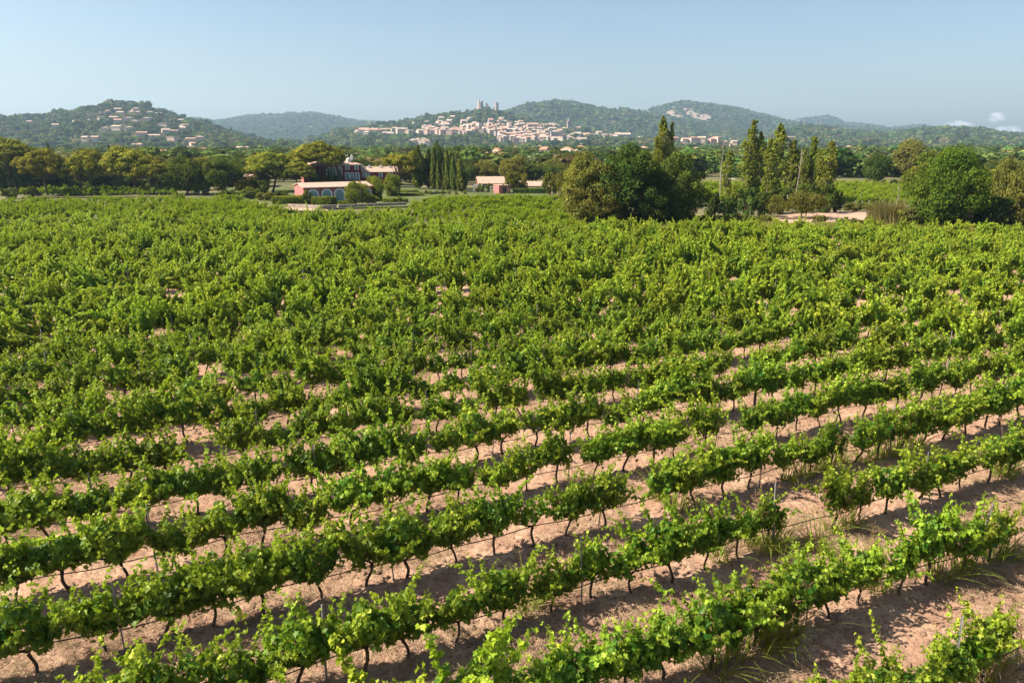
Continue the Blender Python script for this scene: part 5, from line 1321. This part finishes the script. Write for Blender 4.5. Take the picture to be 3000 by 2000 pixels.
s = rngw.uniform(4.6, 8.2, n); sc = np.stack([s * rngw.uniform(1.2, 2.0, n), s * rngw.uniform(1.2, 2.0, n), s], 1)
scatter("woodland", np.stack([R_[:, 0], R_[:, 1], np.full(n, -.3)], 1), rngw.uniform(0, 6.28, n), sc, rngw.choice(12, n, p=WP), wood_col, "belt of mixed trees filling the plain between the estate and the hills", "woods")
print("plain trees", len(plain))
# scrub along the field's end on the right
for i, (px, yb) in enumerate([(1700, 650), (1745, 652), (1790, 651), (1840, 653), (1890, 652), (1940, 653), (1985, 655), (2025, 652), (2060, 655), (2095, 652), (2130, 655), (2165, 650), (2200, 655), (2235, 652), (2475, 660), (2505, 662), (2540, 660), (2400, 652)]):
    put("bush", "%s low weedy shrub from the left along the field's end before the bare field" % ordinal(i + 1), "bush", "bush%d" % (1 + i % 2), px - 26, px + 26, yb - 24, yb, "weedy shrubs at the field's end")

# ------------------------------------------------------------------ weeds in the rows, straw, clods
rngg = np.random.default_rng(55)
TUFT = []
for i in range(4):
    a = Acc(); V, F, T = blades(rngg, 46, .20, .70, 1.0, .010); a.add(V, F, T); bl = a.mesh("blades", M_GRASS)
    s_ = Acc()
    for k in range(5):
        az = rngg.uniform(0, 6.28); b = np.array([.05 * math.cos(az), .05 * math.sin(az), 0]); tp = np.array([.28 * math.cos(az), .28 * math.sin(az), rngg.uniform(.75, 1.05)])
        ts = np.linspace(0, 1, 6)[:, None]; p = b + (tp - b) * ts + np.array([0, 0, .12]) * np.sin(ts * 3.1)
        s_.add(*tube(p, .0035, 3), tint=.4)
        for j in range(9):
            d = unit(np.array([rngg.normal(0, .8), rngg.normal(0, .8), .8])); e = p[-1] + d * rngg.uniform(.07, .15); s_.add(*tube(np.array([p[-1], (p[-1] + e) / 2 + [0, 0, .01], e - [0, 0, .01]]), [.002, .004, .002], 3), tint=.6)
    TUFT.append((bl, s_.mesh("seed_head", M_SEED)))
WT = [(2500,1690),(2560,1720),(2220,1840),(2180,1850),(2260,1830),(1540,1790),(1560,1770),(1930,1452),(1985,1490)]
for r in (-1, -2, -3, 0):
    for sd in np.arange(-10, 60, .62):
        p = RN * (row_ref + r * ROW_GAP + rngg.normal(0, .14)) + RD * (sd + rngg.normal(0, .2)); px, py = proj(p[0], p[1], 0)
        dn = vnoise(np.array(sd / 2.2 + r * 5), np.array(0.5), 4)
        if p[1] > 4 and (2350 if r == -3 else 1900 if r < 0 else 2150) < px < 3000 and 1200 < py < 2010 and dn > (.50 if px > 2200 else .60): WT.append((px, py))
WT.sort()
for i, (px, py) in enumerate(WT):
    x, y = G(px, py); s = rngg.uniform(1.0, 1.6); v = int(rngg.integers(0, 4))
    t = thing("grass_tuft", "tall weedy grass tuft with reddish seed heads under the vines, %s from the left" % ordinal(i + 1), "grass tuft", (x, y, float(soil_h(np.array(x), np.array(y)))), rngg.uniform(0, 6.28), "weedy grass tufts in the near rows", (s, s, s))
    link("blades", TUFT[v][0], t); link("seed_head", TUFT[v][1], t)
a = Acc(); V, F, T = blades(rngg, 150, .22, 1.0, 1.0, .009, (.3, 1), .55); a.add(V, F, T)
x, y = G(2905, 1985); o = link("dry_grass_clump", a.mesh("dry_grass_clump", M_STRAW), None, (x, y, 0)); tag(o, "pale dry arching grass clump in the bottom right corner", "grass tuft")
lit_col = bpy.data.collections.new("litter_shapes")
for i in range(4):
    a = Acc()
    for k in range(26):
        c = rngg.normal(0, .16, 2); az = rngg.uniform(0, 6.28); L = rngg.uniform(.06, .22); z = rngg.uniform(.005, .05)
        d = np.array([math.cos(az), math.sin(az), rngg.normal(0, .25)]) * L / 2; q = np.array([*c, z]); a.add(*tube(np.array([q - d, q + [0, 0, .01], q + d]), .003, 3), tint=rngg.random())
    ob = bpy.data.objects.new("litter_%d" % i, a.mesh("litter", M_STRAW)); lit_col.objects.link(ob)
clod_col = bpy.data.collections.new("clod_shapes")
M_CLOD = rough_mat("soil_clod", (.26, .15, .10), (.44, .28, .20), 9, .95, .02)
import bmesh
for i in range(4):
    bm = bmesh.new(); bmesh.ops.create_icosphere(bm, subdivisions=2, radius=1)
    for v in bm.verts:
        f = 1 + .35 * float(vnoise(v.co.x * 1.7 + i * 7, v.co.y * 1.7 + v.co.z * 2.3, i) - .5) * 2; v.co = Vector((v.co.x * f * 1.2, v.co.y * f, v.co.z * f * .7))
    me = bpy.data.meshes.new("clod"); bm.to_mesh(me); bm.free(); me.materials.append(M_CLOD); clod_col.objects.link(bpy.data.objects.new("clod_%d" % i, me))
weed_col = bpy.data.collections.new("weed_shapes")
for i in range(3):
    a = Acc(); V, F, T = blades(rngg, 26, .25, .62, .8, .022); a.add(V, F, T); weed_col.objects.link(bpy.data.objects.new("weed_%d" % i, a.mesh("weed", [M_GRASS, M_HEDGE, M_REED][i])))
wx, wy = [], []
for px, py in zip(rngg.uniform(1600, 3100, 5200), rngg.uniform(640, 682, 5200)):
    x, y = G(px, py)
    if y > far_edge(x) + .2 and not (2270 < px < 2610 and py < 655): wx.append(x); wy.append(y)
n = len(wx)
scatter("weeds", np.stack([wx, wy, np.full(n, -.2)], 1), rngg.uniform(0, 6.28, n), rngg.uniform(.7, 1.6, n), rngg.integers(0, 3, n), weed_col, "rough weeds and dry grass along the far end of the near field", "weeds")
def near_pts(n, ymax):
    y = 5.5 + (ymax - 5.5) * rngg.random(n) ** 1.3; x = (rngg.random(n) * 2 - 1) * .85 * (y + 2); return x, y
x, y = near_pts(11000, 38); dn = fbm(x / 2.2, y / 2.2, 71, 3); k_ = dn > -.06; x, y = x[k_], y[k_]; n = len(x)
scatter("dry_grass", np.stack([x, y, soil_h(x, y) + .005], 1), rngg.uniform(0, 6.28, n), rngg.uniform(.7, 1.6, n), rngg.integers(0, 4, n), lit_col, "dry straw and cut grass strewn on the soil between rows", "dry grass")
x, y = near_pts(42000, 38); dn = fbm(x / 1.6, y / 1.6, 81, 3); k_ = dn > .02; x, y = x[k_], y[k_]; n = len(x)
scatter("soil_clods", np.stack([x, y, soil_h(x, y)], 1), rngg.uniform(0, 6.28, n), .018 + .085 * rngg.random(n) ** 3, rngg.integers(0, 4, n), clod_col, "loose clods of ploughed soil between the near rows", "soil clods")

# ------------------------------------------------------------------ haze and clouds
def box_obj(name, x0, x1, y0, y1, z0, z1, mat):
    mb = MB(); mb.box(x0, x1, y0, y1, z0, z1); return link(name, mb.mesh(name, mat))
m, nt, out = new_mat("haze_air")
pv = N(nt, "ShaderNodeVolumePrincipled"); pv.inputs["Color"].default_value = (.50, .74, 1.0, 1); pv.inputs["Density"].default_value = .00014; pv.inputs["Anisotropy"].default_value = .2
nt.links.new(pv.outputs[0], out.inputs["Volume"])
hz = box_obj("haze", -4700, 4700, -120, 5650, -1.5, 330, m); tag(hz, "thin bluish summer haze over the plain and hills", "haze", None, "stuff")
